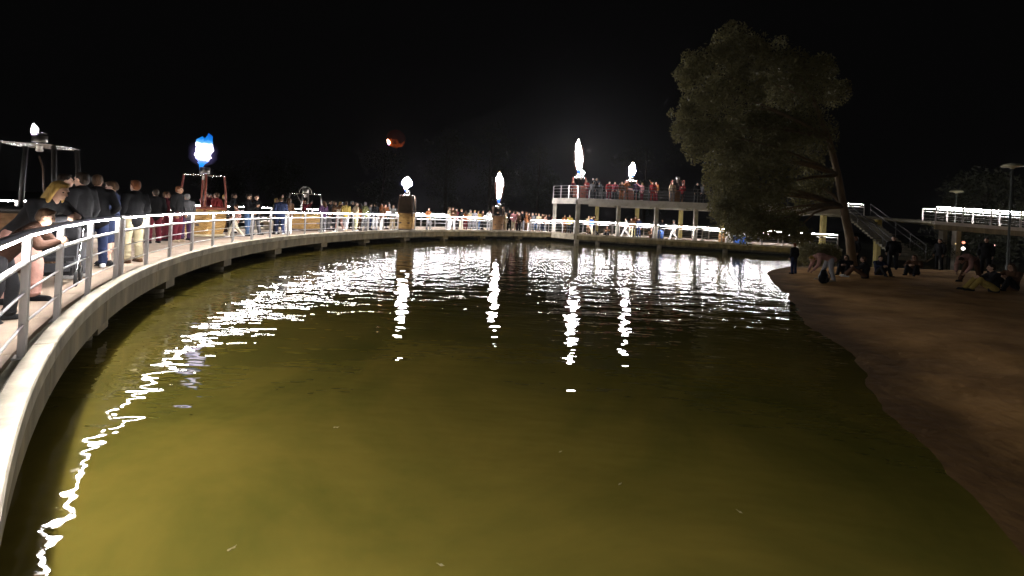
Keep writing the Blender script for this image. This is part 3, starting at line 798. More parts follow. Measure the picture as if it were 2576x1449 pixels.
    hl = hs + [cap(hp(-.05, -.05, 0), hp(-.07, -.075, -.20), .050, .042), cap(hp(.05, -.05, 0), hp(.07, -.075, -.20), .050, .042), cap(hp(0, -.07, 0), hp(0, -.09, -.26), .065, .055),
               cap(hp(-.07, .0, .03), hp(-.092, .0, -.15), .026, .024), cap(hp(.07, .0, .03), hp(.092, .0, -.15), .026, .024)]
    P['long'] = fuse('hair', hl, .013, 2)
    PROTO[pose] = P
    return P
def cloth(c):
    nm = 'cloth_%02x%02x%02x' % tuple(int(255 * min(1, x)) for x in c)
    return mat(nm, c, .85, 0, .3, 7, .004, 45, spec=.08)
M_eye = mat('eye', (.02, .015, .01), .2)
COL = dict(black=(.007, .007, .008), charcoal=(.020, .020, .022), grey=(.13, .13, .14), lightgrey=(.34, .34, .36), white=(.72, .71, .70), cream=(.62, .54, .40), beige=(.45, .36, .24), khaki=(.36, .31, .20),
           navy=(.02, .028, .065), denim=(.07, .12, .22), lightblue=(.28, .40, .58), blue=(.06, .12, .34), red=(.22, .03, .03), maroon=(.12, .02, .03), pink=(.44, .25, .21), rose=(.45, .20, .22), orange=(.28, .11, .045),
           brown=(.085, .045, .025), darkbrown=(.028, .014, .009), yellow=(.34, .25, .07), olive=(.10, .10, .04), green=(.05, .12, .05), lime=(.46, .46, .28), purple=(.075, .04, .09), blond=(.36, .23, .06), darkhair=(.025, .016, .010), brownhair=(.075, .04, .02), greyhair=(.25, .24, .23), redhair=(.18, .06, .02))
SKINS = [(.52, .31, .22), (.46, .27, .18), (.58, .36, .27), (.40, .22, .14)]
def person(loc, face, pose, h, top, bottom, hair, label, hairlen='short', shorts=False, shoes='charcoal', group=None, skin=0):
    P = proto(pose); k = h / 1.75
    b = link('person', P['body'], None, None, loc, (0, 0, R_(face - 90))); rr = random.Random(label); wd = rr.uniform(.93, 1.10)
    b.scale = (k * wd, k * rr.uniform(.95, 1.12), k); b.rotation_euler.z += R_(rr.uniform(-14, 14))
    tag(b, label, 'person', group)
    def part(nm, me, m):
        o = link(nm, me, None, b)
        if len(me.materials) == 0: me.materials.append(m)
        o.material_slots[0].link = 'OBJECT'; o.material_slots[0].material = m
        return o
    sk = mat('skin_%d' % skin, SKINS[skin], .55, 0, .12, 10)
    if len(P['body'].materials) == 0: P['body'].materials.append(sk)
    b.material_slots[0].link = 'OBJECT'; b.material_slots[0].material = sk
    part('eyes', P['eyes'], M_eye); part('hair', P[hairlen], mat('hair_' + hair, COL[hair], .55, 0, .5, 14, .012, 60, stretch=(1, 1, .25), spec=.2)); part('jacket', P['jacket'], cloth(COL[top]))
    part('shorts' if shorts else 'trousers', P['shorts' if shorts else 'trousers'], cloth(COL[bottom]))
    part('shoe', P['shoeL'], cloth(COL[shoes])); part('shoe', P['shoeR'], cloth(COL[shoes]))
    if pose in ('film', 'phone') and len(label.split()) <= 11:
        J = dict(BASE); J.update(POSES[pose]); c = (J['wrL'] + J['wrR']) / 2 + V(0, .07, .09 if pose == 'film' else .05)
        M = Matrix.Translation(b.location) @ b.rotation_euler.to_matrix().to_4x4() @ Matrix.Diagonal((*b.scale, 1))
        t = thing('phone', 'phone held by the ' + label, 'phone', M @ c, b.rotation_euler.z, 'phones held by people in the crowd')
        t.rotation_euler.x = R_(-12 if pose == 'film' else -40)
        mb = MB(); mb.box((0, 0, 0), (.078, .009, .155)); mb.build('case', mat('phone_case', (.02, .02, .022), .3), t)
        mb = MB(); mb.box((0, -.006, 0), (.068, .002, .142)); mb.build('screen', emit('phone_screen', (.8, .88, 1), 1.6), t)
    return b
def on_ring(px, off, turn=0):
    a = ring_at(px, off); return ring(a, off, DECK), a + 180 + turn
def pr(px, off, turn, *a, **k):
    l, f = on_ring(px, off, turn); return person(l, f, *a, **k)
G1 = 'people at the near left railing'; G2 = 'people on the left curve of the pier'; G3 = 'people on the far side of the pier'; G4 = 'people below the terrace'; G5 = 'people on the terrace'; G6 = 'people on the sand'
# --- near left
person(ring(ring_at(84, .62), .62, DECK), 355, 'lean', 1.72, 'charcoal', 'pink', 'blond', 'blonde woman in dark jacket and pinkish trousers at the near left railing', 'long', group=G1, shoes='black')
person(ring(ring_at(44, .50), .50, DECK), 20, 'lean', 1.36, 'darkbrown', 'charcoal', 'brownhair', 'child in brown jacket leaning over the near left handrail, face lit from below', group=G1, skin=1)
person(ring(ring_at(150, 1.3), 1.3, DECK), 75, 'pocket', 1.80, 'black', 'charcoal', 'darkhair', 'person in black behind the blonde woman, beside the pushchair', group=G1)
pr(196, .75, 150, 'stand', 1.82, 'charcoal', 'grey', 'darkhair', 'person in grey trousers and white shoes beside the pushchair', group=G1, shoes='white')
pr(236, .95, 130, 'pocket', 1.84, 'black', 'navy', 'brownhair', 'person in black jacket and navy trousers, between grey trousers and bare legs', group=G1, shoes='white')
pr(275, .85, 170, 'phone', 1.74, 'navy', 'navy', 'brownhair', 'person in navy shorts with bare legs at the near railing', shorts=True, group=G1, shoes='charcoal', skin=2)
pr(332, .62, 150, 'stand', 1.80, 'black', 'khaki', 'redhair', 'person in black jacket and baggy khaki trousers by the double railing post', group=G1, shoes='brown')
pr(386, 2.2, 140, 'stand', 1.70, 'black', 'maroon', 'darkhair', 'person in black top and maroon trousers left of the blue flame basket', group=G2)
pr(412, 2.5, 40, 'pocket', 1.66, 'maroon', 'maroon', 'brownhair', 'person all in maroon left of the blue flame basket', group=G2)
pr(443, 1.9, 10, 'stand', 1.86, 'charcoal', 'maroon', 'redhair', 'tall person in charcoal coat in front of the blue flame basket, face lit orange', group=G2, shoes='beige', skin=1)
pr(466, 2.0, 150, 'stand', 1.62, 'grey', 'purple', 'greyhair', 'person with grey hood up close to the blue flame basket', group=G2)
pr(515, 3.9, -20, 'film', 1.75, 'maroon', 'charcoal', 'darkhair', 'person in maroon filming behind the blue flame basket', group=G2)
pr(541, 2.6, 160, 'stand', 1.76, 'red', 'lightblue', 'brownhair', 'person in red jacket and pale blue trousers right of the blue flame basket', group=G2)
pr(560, 3.6, 30, 'pocket', 1.72, 'brown', 'brown', 'blond', 'person in brown behind the red jacket', group=G2)
pr(583, 3.0, 20, 'stand', 1.80, 'charcoal', 'charcoal', 'darkhair', 'person in dark coat standing behind the child in cream', group=G2, skin=1)
pr(592, 1.5, 200, 'walk', 1.32, 'pink', 'cream', 'brownhair', 'child in pink top and cream trousers with white shoes', group=G2, shoes='white')
pr(620, 1.6, 5, 'phone', 1.78, 'black', 'denim', 'darkhair', 'left one of two men in black with orange lit faces, in blue jeans', group=G2, skin=1)
pr(640, 1.8, -10, 'pocket', 1.78, 'black', 'grey', 'darkhair', 'right one of two men in black with orange lit faces, in grey trousers', group=G2, skin=1)
pr(690, 1.4, 30, 'point', 1.68, 'olive', 'charcoal', 'blond', 'person in olive top stretching an arm up, left of the wide unlit basket', group=G2)
pr(703, 1.0, 120, 'walk', 1.74, 'navy', 'navy', 'brownhair', 'person in navy walking left of the wide unlit basket', group=G2, shoes='white')
pr(723, 1.1, 160, 'stand', 1.72, 'brown', 'white', 'brownhair', 'person in white trousers just left of the wide unlit basket', 'long', group=G2, shoes='white')
l3 = ring(a3, 2.75, DECK + .08); person(l3, a3 + 190, 'film', 1.62, 'maroon', 'charcoal', 'redhair', 'pilot in maroon standing inside the wide unlit basket', group=G2)
# --- crowd between the unlit basket and the golden basket
for px, off, turn, pose, h, top, bot, hair, hl, lab, sh in (
    (812, 1.2, 170, 'phone', 1.70, 'purple', 'grey', 'brownhair', 'long', 'woman in purple top and grey trousers, first to the right of the wide unlit basket', 'white'),
    (826, 2.4, 20, 'stand', 1.78, 'charcoal', 'grey', 'darkhair', 'short', 'man in charcoal behind the woman in purple', 'charcoal'),
    (838, 1.0, 40, 'film', 1.72, 'brown', 'charcoal', 'brownhair', 'short', 'person in brown jacket filming right of the wide unlit basket', 'white'),
    (853, 1.5, 150, 'walk', 1.72, 'white', 'pink', 'blond', 'long', 'woman in white top and pinkish trousers among the crowd', 'white'),
    (868, 1.0, 120, 'walk', 1.76, 'yellow', 'lightgrey', 'brownhair', 'short', 'person in yellow top and pale grey trousers striding along', 'beige'),
    (883, 2.6, 0, 'stand', 1.84, 'black', 'charcoal', 'greyhair', 'short', 'tall man in black at the back of the crowd', 'charcoal'),
    (893, .9, 60, 'pocket', 1.74, 'beige', 'lime', 'brownhair', 'short', 'person in beige top and pale lime trousers at the railing', 'white'),
    (904, 2.0, 180, 'stand', 1.70, 'orange', 'brown', 'darkhair', 'long', 'woman in orange top and brown trousers in the crowd', 'brown'),
    (916, .9, 180, 'pocket', 1.80, 'olive', 'grey', 'greyhair', 'short', 'man in olive jacket and grey trousers at the railing', 'charcoal'),
    (929, 1.6, 20, 'phone', 1.72, 'grey', 'navy', 'brownhair', 'short', 'person in grey jacket and navy trousers holding a phone', 'charcoal'),
    (942, .8, 160, 'stand', 1.78, 'black', 'lightgrey', 'darkhair', 'short', 'person in black top and light grey trousers beside the white trousers', 'charcoal'),
    (957, .9, 100, 'walk', 1.70, 'brown', 'white', 'redhair', 'long', 'woman in white trousers walking towards the golden basket', 'white'),
    (966, 2.4, 10, 'film', 1.74, 'orange', 'charcoal', 'brownhair', 'short', 'person in orange jacket filming left of the golden basket', 'charcoal'),
    (986, 1.2, -20, 'point', 1.72, 'lightgrey', 'beige', 'brownhair', 'short', 'person in pale grey top pointing up at the small round flame', 'white')):
    pr(px, off, turn, pose, h, COL and top, bot, hair, lab, hl, group=G3, shoes=sh)
l4 = ring(a4, .80, DECK + .09); person(l4, a4 + 180, 'film', 1.60, 'black', 'charcoal', 'darkhair', 'pilot in black inside the golden basket, behind its dark screen', group=G3)
# --- between golden and barrel basket
for px, off, turn, pose, h, top, bot, hair, hl, lab, sh in (
    (1076, .85, 10, 'pocket', 1.66, 'orange', 'grey', 'darkhair', 'short', 'lone person in orange top and grey trousers right of the golden basket', 'charcoal'),
    (1127, .8, 40, 'stand', 1.82, 'beige', 'lightgrey', 'brownhair', 'short', 'tall person in beige coat, first of the group midway between two baskets', 'white'),
    (1137, 1.1, -30, 'phone', 1.84, 'brown', 'white', 'brownhair', 'long', 'woman in brown jacket and white trousers next to the beige coat', 'white'),
    (1146, 1.5, 0, 'stand', 1.74, 'maroon', 'charcoal', 'darkhair', 'short', 'person in maroon midway between the golden and barrel baskets', 'charcoal'),
    (1158, 1.0, 20, 'pocket', 1.72, 'black', 'cream', 'blond', 'short', 'person in black top and cream trousers midway between two baskets', 'beige'),
    (1170, 1.6, 160, 'stand', 1.60, 'orange', 'maroon', 'brownhair', 'long', 'person in orange top and maroon trousers midway between two baskets', 'charcoal'),
    (1181, 1.0, 20, 'stand', 1.70, 'khaki', 'grey', 'greyhair', 'short', 'person in khaki jacket and grey trousers left of the barrel basket', 'beige'),
    (1192, .9, 0, 'phone', 1.68, 'lightgrey', 'grey', 'blond', 'short', 'person in light grey top with a phone left of the barrel basket', 'white'),
    (1201, 1.4, -20, 'stand', 1.64, 'yellow', 'denim', 'brownhair', 'short', 'person in yellow top and jeans left of the barrel basket', 'white'),
    (1212, 2.2, 30, 'stand', 1.70, 'brown', 'charcoal', 'darkhair', 'short', 'person in brown standing back, left of the barrel basket', 'charcoal'),
    (1229, 1.1, -40, 'film', 1.74, 'white', 'lightgrey', 'brownhair', 'short', 'person in white top filming close left of the barrel basket', 'charcoal')):
    pr(px, off, turn, pose, h, top, bot, hair, lab, hl, group=G3, shoes=sh)
l5 = ring(a5, .85, DECK + .09); person(l5, a5 + 150, 'phone', 1.62, 'black', 'charcoal', 'darkhair', 'pilot in black inside the barrel shaped basket', group=G3)
# --- the gap: people standing at the edge
for px, off, turn, pose, h, top, bot, hair, hl, lab, sh in (
    (1270, .55, 30, 'stand', 1.62, 'beige', 'beige', 'greyhair', 'short', 'person all in beige standing at the edge, first to the right of the barrel basket', 'beige'),
    (1280, .8, 0, 'pocket', 1.86, 'black', 'black', 'brownhair', 'short', 'tall person all in black at the edge beside the beige one', 'black'),
    (1290, .55, -10, 'pocket', 1.80, 'rose', 'beige', 'darkhair', 'long', 'woman in pink top and beige trousers at the edge of the railing gap', 'white'),
    (1298, 1.0, 20, 'stand', 1.76, 'maroon', 'maroon', 'brownhair', 'short', 'person all in maroon at the edge, right of the pink top', 'charcoal'),
    (1304, .55, 0, 'stand', 1.66, 'brown', 'charcoal', 'greyhair', 'short', 'person in brown coat and charcoal trousers in the railing gap', 'charcoal'),
    (1312, .6, -20, 'walk', 1.84, 'black', 'lightgrey', 'brownhair', 'short', 'tall person in black top and pale trousers stepping in the railing gap', 'white'),
    (1322, .7, 10, 'stand', 1.78, 'orange', 'brown', 'redhair', 'short', 'person in orange jacket in the railing gap', 'white'),
    (1329, .9, 0, 'phone', 1.72, 'brown', 'white', 'brownhair', 'short', 'person in brown jacket and white trousers at the right end of the gap', 'white'),
    (1338, 1.0, 0, 'stand', 1.72, 'grey', 'grey', 'greyhair', 'short', 'person all in grey, first behind the railing right of the gap', 'orange'),
    (1346, 1.5, 20, 'pocket', 1.76, 'charcoal', 'denim', 'brownhair', 'short', 'person in charcoal and jeans behind the railing right of the gap', 'white'),
    (1354, .9, -20, 'stand', 1.70, 'beige', 'grey', 'blond', 'short', 'person in beige top and grey trousers right of the gap', 'orange'),
    (1362, 1.4, 0, 'film', 1.72, 'brown', 'navy', 'darkhair', 'short', 'person in brown filming right of the gap', 'white'),
    (1371, 1.0, 30, 'stand', 1.66, 'pink', 'grey', 'brownhair', 'long', 'woman in pinkish top and grey trousers right of the gap', 'white'),
    (1380, 1.8, 0, 'stand', 1.70, 'charcoal', 'charcoal', 'darkhair', 'short', 'person in charcoal standing left of the terrace', 'charcoal'),
    (1392, 1.2, 0, 'phone', 1.70, 'maroon', 'grey', 'brownhair', 'short', 'person in maroon and grey below the left end of the terrace', 'white')):
    pr(px, off, turn, pose, h, top, bot, hair, lab, hl, group=G3, shoes=sh)
# --- below the terrace
def pp(px, back, face, *a, z=DECK, **k): return person(plat(plat_at(px, back, z), back, z), face, *a, **k)
for px, back, face, pose, h, top, bot, hair, hl, lab, sh in (
    (1419, 2.6, 265, 'stand', 1.70, 'orange', 'brown', 'brownhair', 'long', 'person in orange behind the railing just left of the corner pile', 'charcoal'),
    (1432, 2.0, 250, 'pocket', 1.74, 'yellow', 'charcoal', 'darkhair', 'short', 'person in yellow jacket just left of the corner pile', 'charcoal'),
    (1479, .9, 270, 'walk', 1.72, 'beige', 'brown', 'brownhair', 'short', 'person in beige walking just right of the corner pile', 'white'),
    (1486, .7, 200, 'stand', 1.66, 'blue', 'cream', 'blond', 'long', 'woman in blue top and cream trousers right of the corner pile', 'beige'),
    (1494, .8, 170, 'walk', 1.78, 'brown', 'black', 'darkhair', 'short', 'person in black trousers beside the woman in blue', 'black'),
    (1527, 1.1, 250, 'sit', 1.60, 'brown', 'charcoal', 'brownhair', 'short', 'person crouching low between the corner pile and the first column', 'charcoal'),
    (1573, .8, 160, 'walk', 1.70, 'white', 'white', 'brownhair', 'short', 'person all in white walking below the terrace', 'white'),
    (1586, 1.0, 260, 'stand', 1.70, 'brown', 'cream', 'brownhair', 'long', 'woman in brown top and cream trousers below the terrace', 'white'),
    (1596, 2.0, 265, 'film', 1.92, 'orange', 'charcoal', 'darkhair', 'short', 'tall person in orange in front of a yellow column', 'charcoal'),
    (1606, 1.0, 240, 'stand', 1.74, 'navy', 'navy', 'darkhair', 'short', 'person in navy below the terrace, right of the tall orange one', 'white'),
    (1637, 1.2, 265, 'sit', 1.65, 'brown', 'brown', 'redhair', 'short', 'person in brown sitting left of the second column', 'brown'),
    (1664, 2.4, 270, 'stand', 1.72, 'charcoal', 'grey', 'brownhair', 'short', 'person in charcoal right of the second column', 'charcoal'),
    (1694, .9, 160, 'walk', 1.70, 'lightgrey', 'white', 'greyhair', 'short', 'person in pale grey top and white trousers right of the blue bin', 'white'),
    (1834, .9, 200, 'stand', 1.70, 'beige', 'cream', 'brownhair', 'short', 'person in beige and cream beside the blue cool box, near the tree crown', 'beige')):
    pp(px, back, face, pose, h, top, bot, hair, lab, hl, group=G4, shoes=sh)
# --- on the terrace
for px, back, face, pose, h, top, bot, hair, hl, lab, sh in (
    (1441, .8, 300, 'stand', 1.60, 'maroon', 'charcoal', 'darkhair', 'short', 'person in maroon left of the tallest flame basket', 'charcoal'),
    (1474, 1.0, 250, 'phone', 1.72, 'red', 'maroon', 'darkhair', 'short', 'person in red close right of the tallest flame basket', 'charcoal'),
    (1490, .7, 260, 'stand', 1.55, 'grey', 'charcoal', 'greyhair', 'short', 'short person in grey at the terrace front, right of the tallest flame', 'white'),
    (1499, .7, 220, 'film', 1.86, 'black', 'charcoal', 'brownhair', 'short', 'tall person in black filming at the terrace front', 'charcoal'),
    (1511, 1.4, 200, 'lean', 1.74, 'charcoal', 'black', 'darkhair', 'short', 'person in charcoal bending over between the two terrace flames', 'charcoal'),
    (1531, .9, 260, 'stand', 1.62, 'red', 'maroon', 'darkhair', 'short', 'person in bright red between the two terrace flames', 'white'),
    (1545, 1.6, 250, 'pocket', 1.66, 'maroon', 'charcoal', 'brownhair', 'short', 'person in maroon between the two terrace flames', 'charcoal'),
    (1562, .8, 270, 'stand', 1.60, 'brown', 'orange', 'brownhair', 'long', 'woman in brown top and orange trousers left of the oval flame', 'charcoal'),
    (1574, 1.2, 280, 'film', 1.76, 'orange', 'brown', 'darkhair', 'short', 'person in orange filming left of the oval flame', 'charcoal'),
    (1600, 1.2, 250, 'stand', 1.74, 'purple', 'charcoal', 'brownhair', 'short', 'person in purple right of the oval flame', 'charcoal'),
    (1614, .8, 200, 'point', 1.56, 'rose', 'maroon', 'blond', 'short', 'child in pink reaching out right of the oval flame', 'white'),
    (1641, .9, 240, 'stand', 1.70, 'red', 'red', 'darkhair', 'short', 'person all in red alone on the terrace', 'charcoal'),
    (1650, 1.4, 200, 'point', 1.76, 'orange', 'maroon', 'darkhair', 'short', 'person in orange holding an arm out beside the one all in red', 'charcoal'),
    (1690, 1.2, 270, 'stand', 1.76, 'beige', 'lightgrey', 'brownhair', 'short', 'person in beige left of the unlit terrace basket', 'charcoal'),
    (1716, 1.0, 250, 'phone', 1.66, 'red', 'charcoal', 'greyhair', 'short', 'person in red right of the unlit terrace basket', 'charcoal'),
    (1752, 1.0, 260, 'stand', 1.74, 'charcoal', 'charcoal', 'darkhair', 'short', 'person in charcoal on the terrace beside the tree crown', 'charcoal'),
    (1768, 1.3, 240, 'pocket', 1.70, 'grey', 'charcoal', 'brownhair', 'short', 'person in grey on the terrace closest to the tree crown', 'charcoal')):
    pp(px, back, face, pose, h, top, bot, hair, lab, hl, z=TZ, group=G5, shoes=sh)
# --- on the sand
def ps(px, py, face, *a, **k):
    p = at_z(px, py, .25)
    for _ in range(4): p = at_z(px, py, sand_z(p.x, p.y))
    p.z = sand_z(p.x, p.y) - .01
    return person(p, face, *a, group=G6, **k)
for px, py, face, pose, h, top, bot, hair, hl, lab, sh in (
    (1996, 689, 95, 'stand', 1.50, 'charcoal', 'navy', 'redhair', 'short', 'child in dark clothes standing at the tip of the sand by the water', 'black'),
    (2078, 706, 170, 'bend', 1.78, 'pink', 'lightgrey', 'blond', 'short', 'person in pale trousers bending down on the sand with legs apart', 'beige'),
    (2128, 690, 210, 'sit', 1.70, 'black', 'charcoal', 'darkhair', 'long', 'person in black sitting on the sand just right of the bending one', 'black'),
    (2150, 676, 180, 'stand', 1.70, 'black', 'black', 'redhair', 'short', 'person in black standing against the tree trunk', 'black'),
    (2176, 700, 150, 'sit', 1.72, 'charcoal', 'brown', 'brownhair', 'short', 'person in charcoal with brown trousers sitting on the sand near the trunk', 'white'),
    (2210, 692, 250, 'sit', 1.66, 'navy', 'charcoal', 'darkhair', 'short', 'person in navy sitting on the sand right of the trunk', 'charcoal'),
    (2245, 678, 230, 'stand', 1.72, 'black', 'charcoal', 'darkhair', 'short', 'person in black standing on the sand below the stairs', 'charcoal'),
    (2300, 690, 220, 'sit', 1.70, 'brown', 'charcoal', 'brownhair', 'long', 'person in brown sitting on the sand in front of the yellow post', 'charcoal'),
    (2362, 680, 190, 'stand', 1.74, 'black', 'black', 'darkhair', 'short', 'person in black standing under the left part of the walkway', 'charcoal'),
    (2395, 672, 210, 'pocket', 1.70, 'green', 'charcoal', 'brownhair', 'short', 'person in dark green under the walkway', 'charcoal'),
    (2440, 712, 200, 'bend', 1.74, 'pink', 'brown', 'brownhair', 'short', 'person in pinkish top bending down under the walkway', 'charcoal'),
    (2478, 690, 200, 'stand', 1.78, 'black', 'black', 'darkhair', 'short', 'person in black under the walkway, right of the bending pink one', 'black'),
    (2500, 735, 170, 'sit', 1.74, 'charcoal', 'yellow', 'darkhair', 'short', 'person in yellow trousers sitting on the sand at the far right', 'charcoal'),
    (2546, 730, 180, 'sit', 1.72, 'brown', 'charcoal', 'brownhair', 'long', 'person in brown sitting on the sand at the right edge of the picture', 'charcoal')):
    ps(px, py, face, pose, h, top, bot, hair, lab, hl, shoes=sh, skin=1)

# ------------------------------------------------------------------ pushchair, cup, cool box, bins, bags
M_black = mat('black_plastic', (.02, .02, .022), .4)
M_tyre = mat('tyre_rubber', (.015, .015, .015), .8)
M_white = mat('white_plastic', (.7, .7, .68), .4)
def wheel(parent, c, r, axis=(1, 0, 0)):
    ax = Vector(axis).normalized(); u = ax.orthogonal().normalized(); w = ax.cross(u)
    pts = [Vector(c) + (u * math.cos(k * math.pi / 9) + w * math.sin(k * math.pi / 9)) * r for k in range(19)]
    mb = MB(); mb.tube(pts, r * .2, 8, False); t = mb.build('wheel', M_tyre, parent, True)
    mb = MB(); mb.tube([Vector(c) - ax * .02, Vector(c) + ax * .02], r * .32, 10)
    for k in range(5):
        a = 2 * math.pi * k / 5; mb.tube([c, Vector(c) + (u * math.cos(a) + w * math.sin(a)) * r * .85], .008, 5)
    mb.build('rim', M_chrome, t)
def pushchair():
    p = ring(ring_at(142, .8), .8, DECK)
    t = thing('pushchair', 'black pushchair with small wheels standing at the near left railing', 'pushchair', p, R_(40))
    for x in (-.24, .24):
        wheel(t, (x, -.30, .12), .10); wheel(t, (x, .32, .13), .11)
        mb = MB(); mb.tube([(x, -.30, .14), (x, .05, .50), (x, .42, .98), (x * .9, .52, 1.02)], .014, 8); mb.tube([(x, .32, .14), (x, -.05, .55)], .013, 8); mb.build('frame_tube', M_chrome, t, True)
    mb = MB(); mb.tube([(-.216, .52, 1.02), (.216, .52, 1.02)], .02, 8); mb.build('handle', M_black, t, True)
    mb = MB(); mb.box((0, -.05, .42), (.40, .36, .06)); mb.box((0, .16, .64), (.40, .06, .46), Matrix.Rotation(R_(-18), 3, 'X')); mb.box((0, -.32, .30), (.34, .16, .03), Matrix.Rotation(R_(50), 3, 'X')); mb.build('seat', cloth(COL['charcoal']), t)
    mb = MB(); n = 10
    for k in range(n + 1):
        a = R_(15 + 105 * k / n)
        for x in (-.22, .22): mb.v.append((x, .14 - .30 * math.cos(a - .6), .62 + .34 * math.sin(a)))
    for k in range(n): mb.f.append((2 * k, 2 * k + 1, 2 * k + 3, 2 * k + 2))
    o = mb.build('hood', cloth(COL['black']), t, True); o.modifiers.new('t', 'SOLIDIFY').thickness = .015
    mb = MB(); mb.box((0, .05, .22), (.36, .40, .12)); mb.build('storage_tray', cloth(COL['charcoal']), t)
pushchair()
def cup(p, label):
    t = thing('plastic_box', label, 'box', p, R_(25))
    mb = MB(); mb.hexa([(-.07, -.05, 0), (.07, -.05, 0), (.07, .05, 0), (-.07, .05, 0), (-.085, -.065, .08), (.085, -.065, .08), (.085, .065, .08), (-.085, .065, .08)]); mb.build('tub', mat('tub_green', (.25, .42, .18), .4), t)
    mb = MB(); mb.box((0, 0, .09), (.185, .145, .018)); mb.build('lid', M_white, t)
cup(ring(219.9, .50, DECK + .002), 'small clear food box lying on the deck at the near railing post')
def chest(p, rz, label, col, w=.55, d=.36, h=.42):
    t = thing('cool_box', label, 'cool box', p, rz)
    mb = MB(); mb.hexa([(-w * .46, -d * .46, 0), (w * .46, -d * .46, 0), (w * .46, d * .46, 0), (-w * .46, d * .46, 0), (-w / 2, -d / 2, h), (w / 2, -d / 2, h), (w / 2, d / 2, h), (-w / 2, d / 2, h)]); mb.build('body', col, t)
    mb = MB(); mb.box((0, 0, h + .03), (w + .03, d + .03, .055)); mb.build('lid', M_white, t)
    mb = MB(); mb.tube([(-w / 2 - .015, 0, h * .8), (-w * .45, 0, h + .17), (w * .45, 0, h + .17), (w / 2 + .015, 0, h * .8)], .012, 6); mb.build('handle', M_white, t, True)
M_bluep = mat('blue_plastic', (.04, .10, .30), .4)
chest(plat(plat_at(1860, .7), .7, DECK), R_(-13), 'bright blue cool box on the platform beside the tree crown', M_bluep, .9, .5, .62)
def bin_(p, label, col, lid):
    t = thing('litter_bin', label, 'bin', p)
    mb = MB(); mb.lathe([(.24, 0), (.27, .05), (.31, .62), (.30, .64)], 16); mb.build('body', col, t, True)
    mb = MB(); mb.lathe([(.33, .641), (.33, .68), (.22, .74), (.03, .76)], 16); mb.build('lid', lid, t, True)
bin_(plat(plat_at(1646, .62), .7, DECK).copy() + PDIR * .45, 'blue bin beside the second terrace column', M_bluep, M_bluep)
bin_(plat(plat_at(1816, .9), .9, DECK), 'brown wicker bin left of the beige person near the tree crown', M_wickD, M_wickD)
def bag(p, rz, label, col):
    t = thing('rucksack', label, 'bag', p, rz)
    me = fuse('bag_body', [capsule((-.08, 0, .17), (.08, 0, .17), .17, .17, .8, (0, 0, 1)), capsule((0, 0, .25), (0, 0, .42), .18, .15, .7), capsule((0, .10, .14), (0, .10, .24), .11, .10, .7)], .02, 3)
    link('bag_body', me, col, t)
    mb = MB(); mb.tube([(-.06, -.02, .55), (-.03, -.02, .62), (.03, -.02, .62), (.06, -.02, .55)], .012, 6); mb.build('carry_loop', M_black, t, True)
    for s in (-.08, .08):
        mb = MB(); mb.tube([(s, -.11, .50), (s * 1.2, -.19, .35), (s * 1.3, -.13, .08)], .015, 6); mb.build('strap', M_black, t, True)
pb = at_z(2072, 704, .3); pb.z = sand_z(pb.x, pb.y); bag(pb, R_(30), 'black rucksack on the sand between the legs of the bending person', cloth(COL['black']))
# low concrete seats along the outer side
M_seat = mat('seat_concrete', (.55, .48, .38), .8, 0, .2, 3)
for i, (px, lab) in enumerate(((655, 'pale concrete block seat behind the two men in black'), (352, 'pale concrete block seat behind the khaki trousers'))):
    a = ring_at(px, 4.2); t = thing('block_seat', lab, 'seat', ring(a, 4.2, DECK), R_(a + 90))
    for s in (-.62, .62):
        mb = MB(); mb.box((s, 0, .17), (.28, .40, .34)); mb.build('foot_block', M_seat, t)
    mb = MB(); mb.box((0, 0, .395), (1.9, .50, .10)); mb.build('seat_slab', M_seat, t)
# ==== PART3 ====
# ------------------------------------------------------------------ trees
M_bark = mat('bark', (.16, .11, .06), .9, 0, .4, 5, .015, 14, stretch=(1, 1, .3))
def leaf_mat(name, a, b):
    m = mat(name, a, .6, 0, 0, 2.5, col2=b, spec=.25)
    nt = m.node_tree; pb = nt.nodes['Principled BSDF']
    tr = nd(nt, 'ShaderNodeBsdfTranslucent'); mx = nd(nt, 'ShaderNodeMixShader'); mx.inputs[0].default_value = .3
    rp = [n for n in nt.nodes if n.type == 'VALTORGB'][0]; out = [n for n in nt.nodes if n.type == 'OUTPUT_MATERIAL'][0]
    nt.links.new(rp.outputs[0], tr.inputs['Color']); nt.links.new(pb.outputs[0], mx.inputs[1]); nt.links.new(tr.outputs[0], mx.inputs[2]); nt.links.new(mx.outputs[0], out.inputs['Surface'])
    return m
M_leaf = leaf_mat('olive_leaves', (.185, .17, .075), (.10, .088, .038))
M_leafD = leaf_mat('dark_leaves', (.045, .048, .028), (.025, .027, .016))
def leaves(rng, centres, radii, n, size, droop=.35):
    """n leaf quads spread through the clumps; returns verts, faces"""
    w = np.array([r[0] * r[1] * r[2] for r in radii]) ** .75; w /= w.sum()
    idx = rng.choice(len(centres), n, p=w); c = np.array(centres)[idx]; r = np.array(radii)[idx]
    d = rng.normal(size=(n, 3)); d /= np.linalg.norm(d, axis=1)[:, None]
    rad = rng.random(n) ** .42
    p = c + d * rad[:, None] * r
    p[:, 2] -= droop * rad ** 2 * r[:, 2] * rng.random(n)
    s = size * (.6 + .8 * rng.random(n))
    a = rng.normal(size=(n, 3)); a[:, 2] -= .5; a /= np.linalg.norm(a, axis=1)[:, None]
    b = np.cross(a, rng.normal(size=(n, 3))); b /= np.linalg.norm(b, axis=1)[:, None]
    q = np.stack([p - a * s[:, None], p + b * s[:, None] * .45, p + a * s[:, None], p - b * s[:, None] * .45], 1).reshape(-1, 3)
    return q, np.arange(4 * n).reshape(-1, 4)
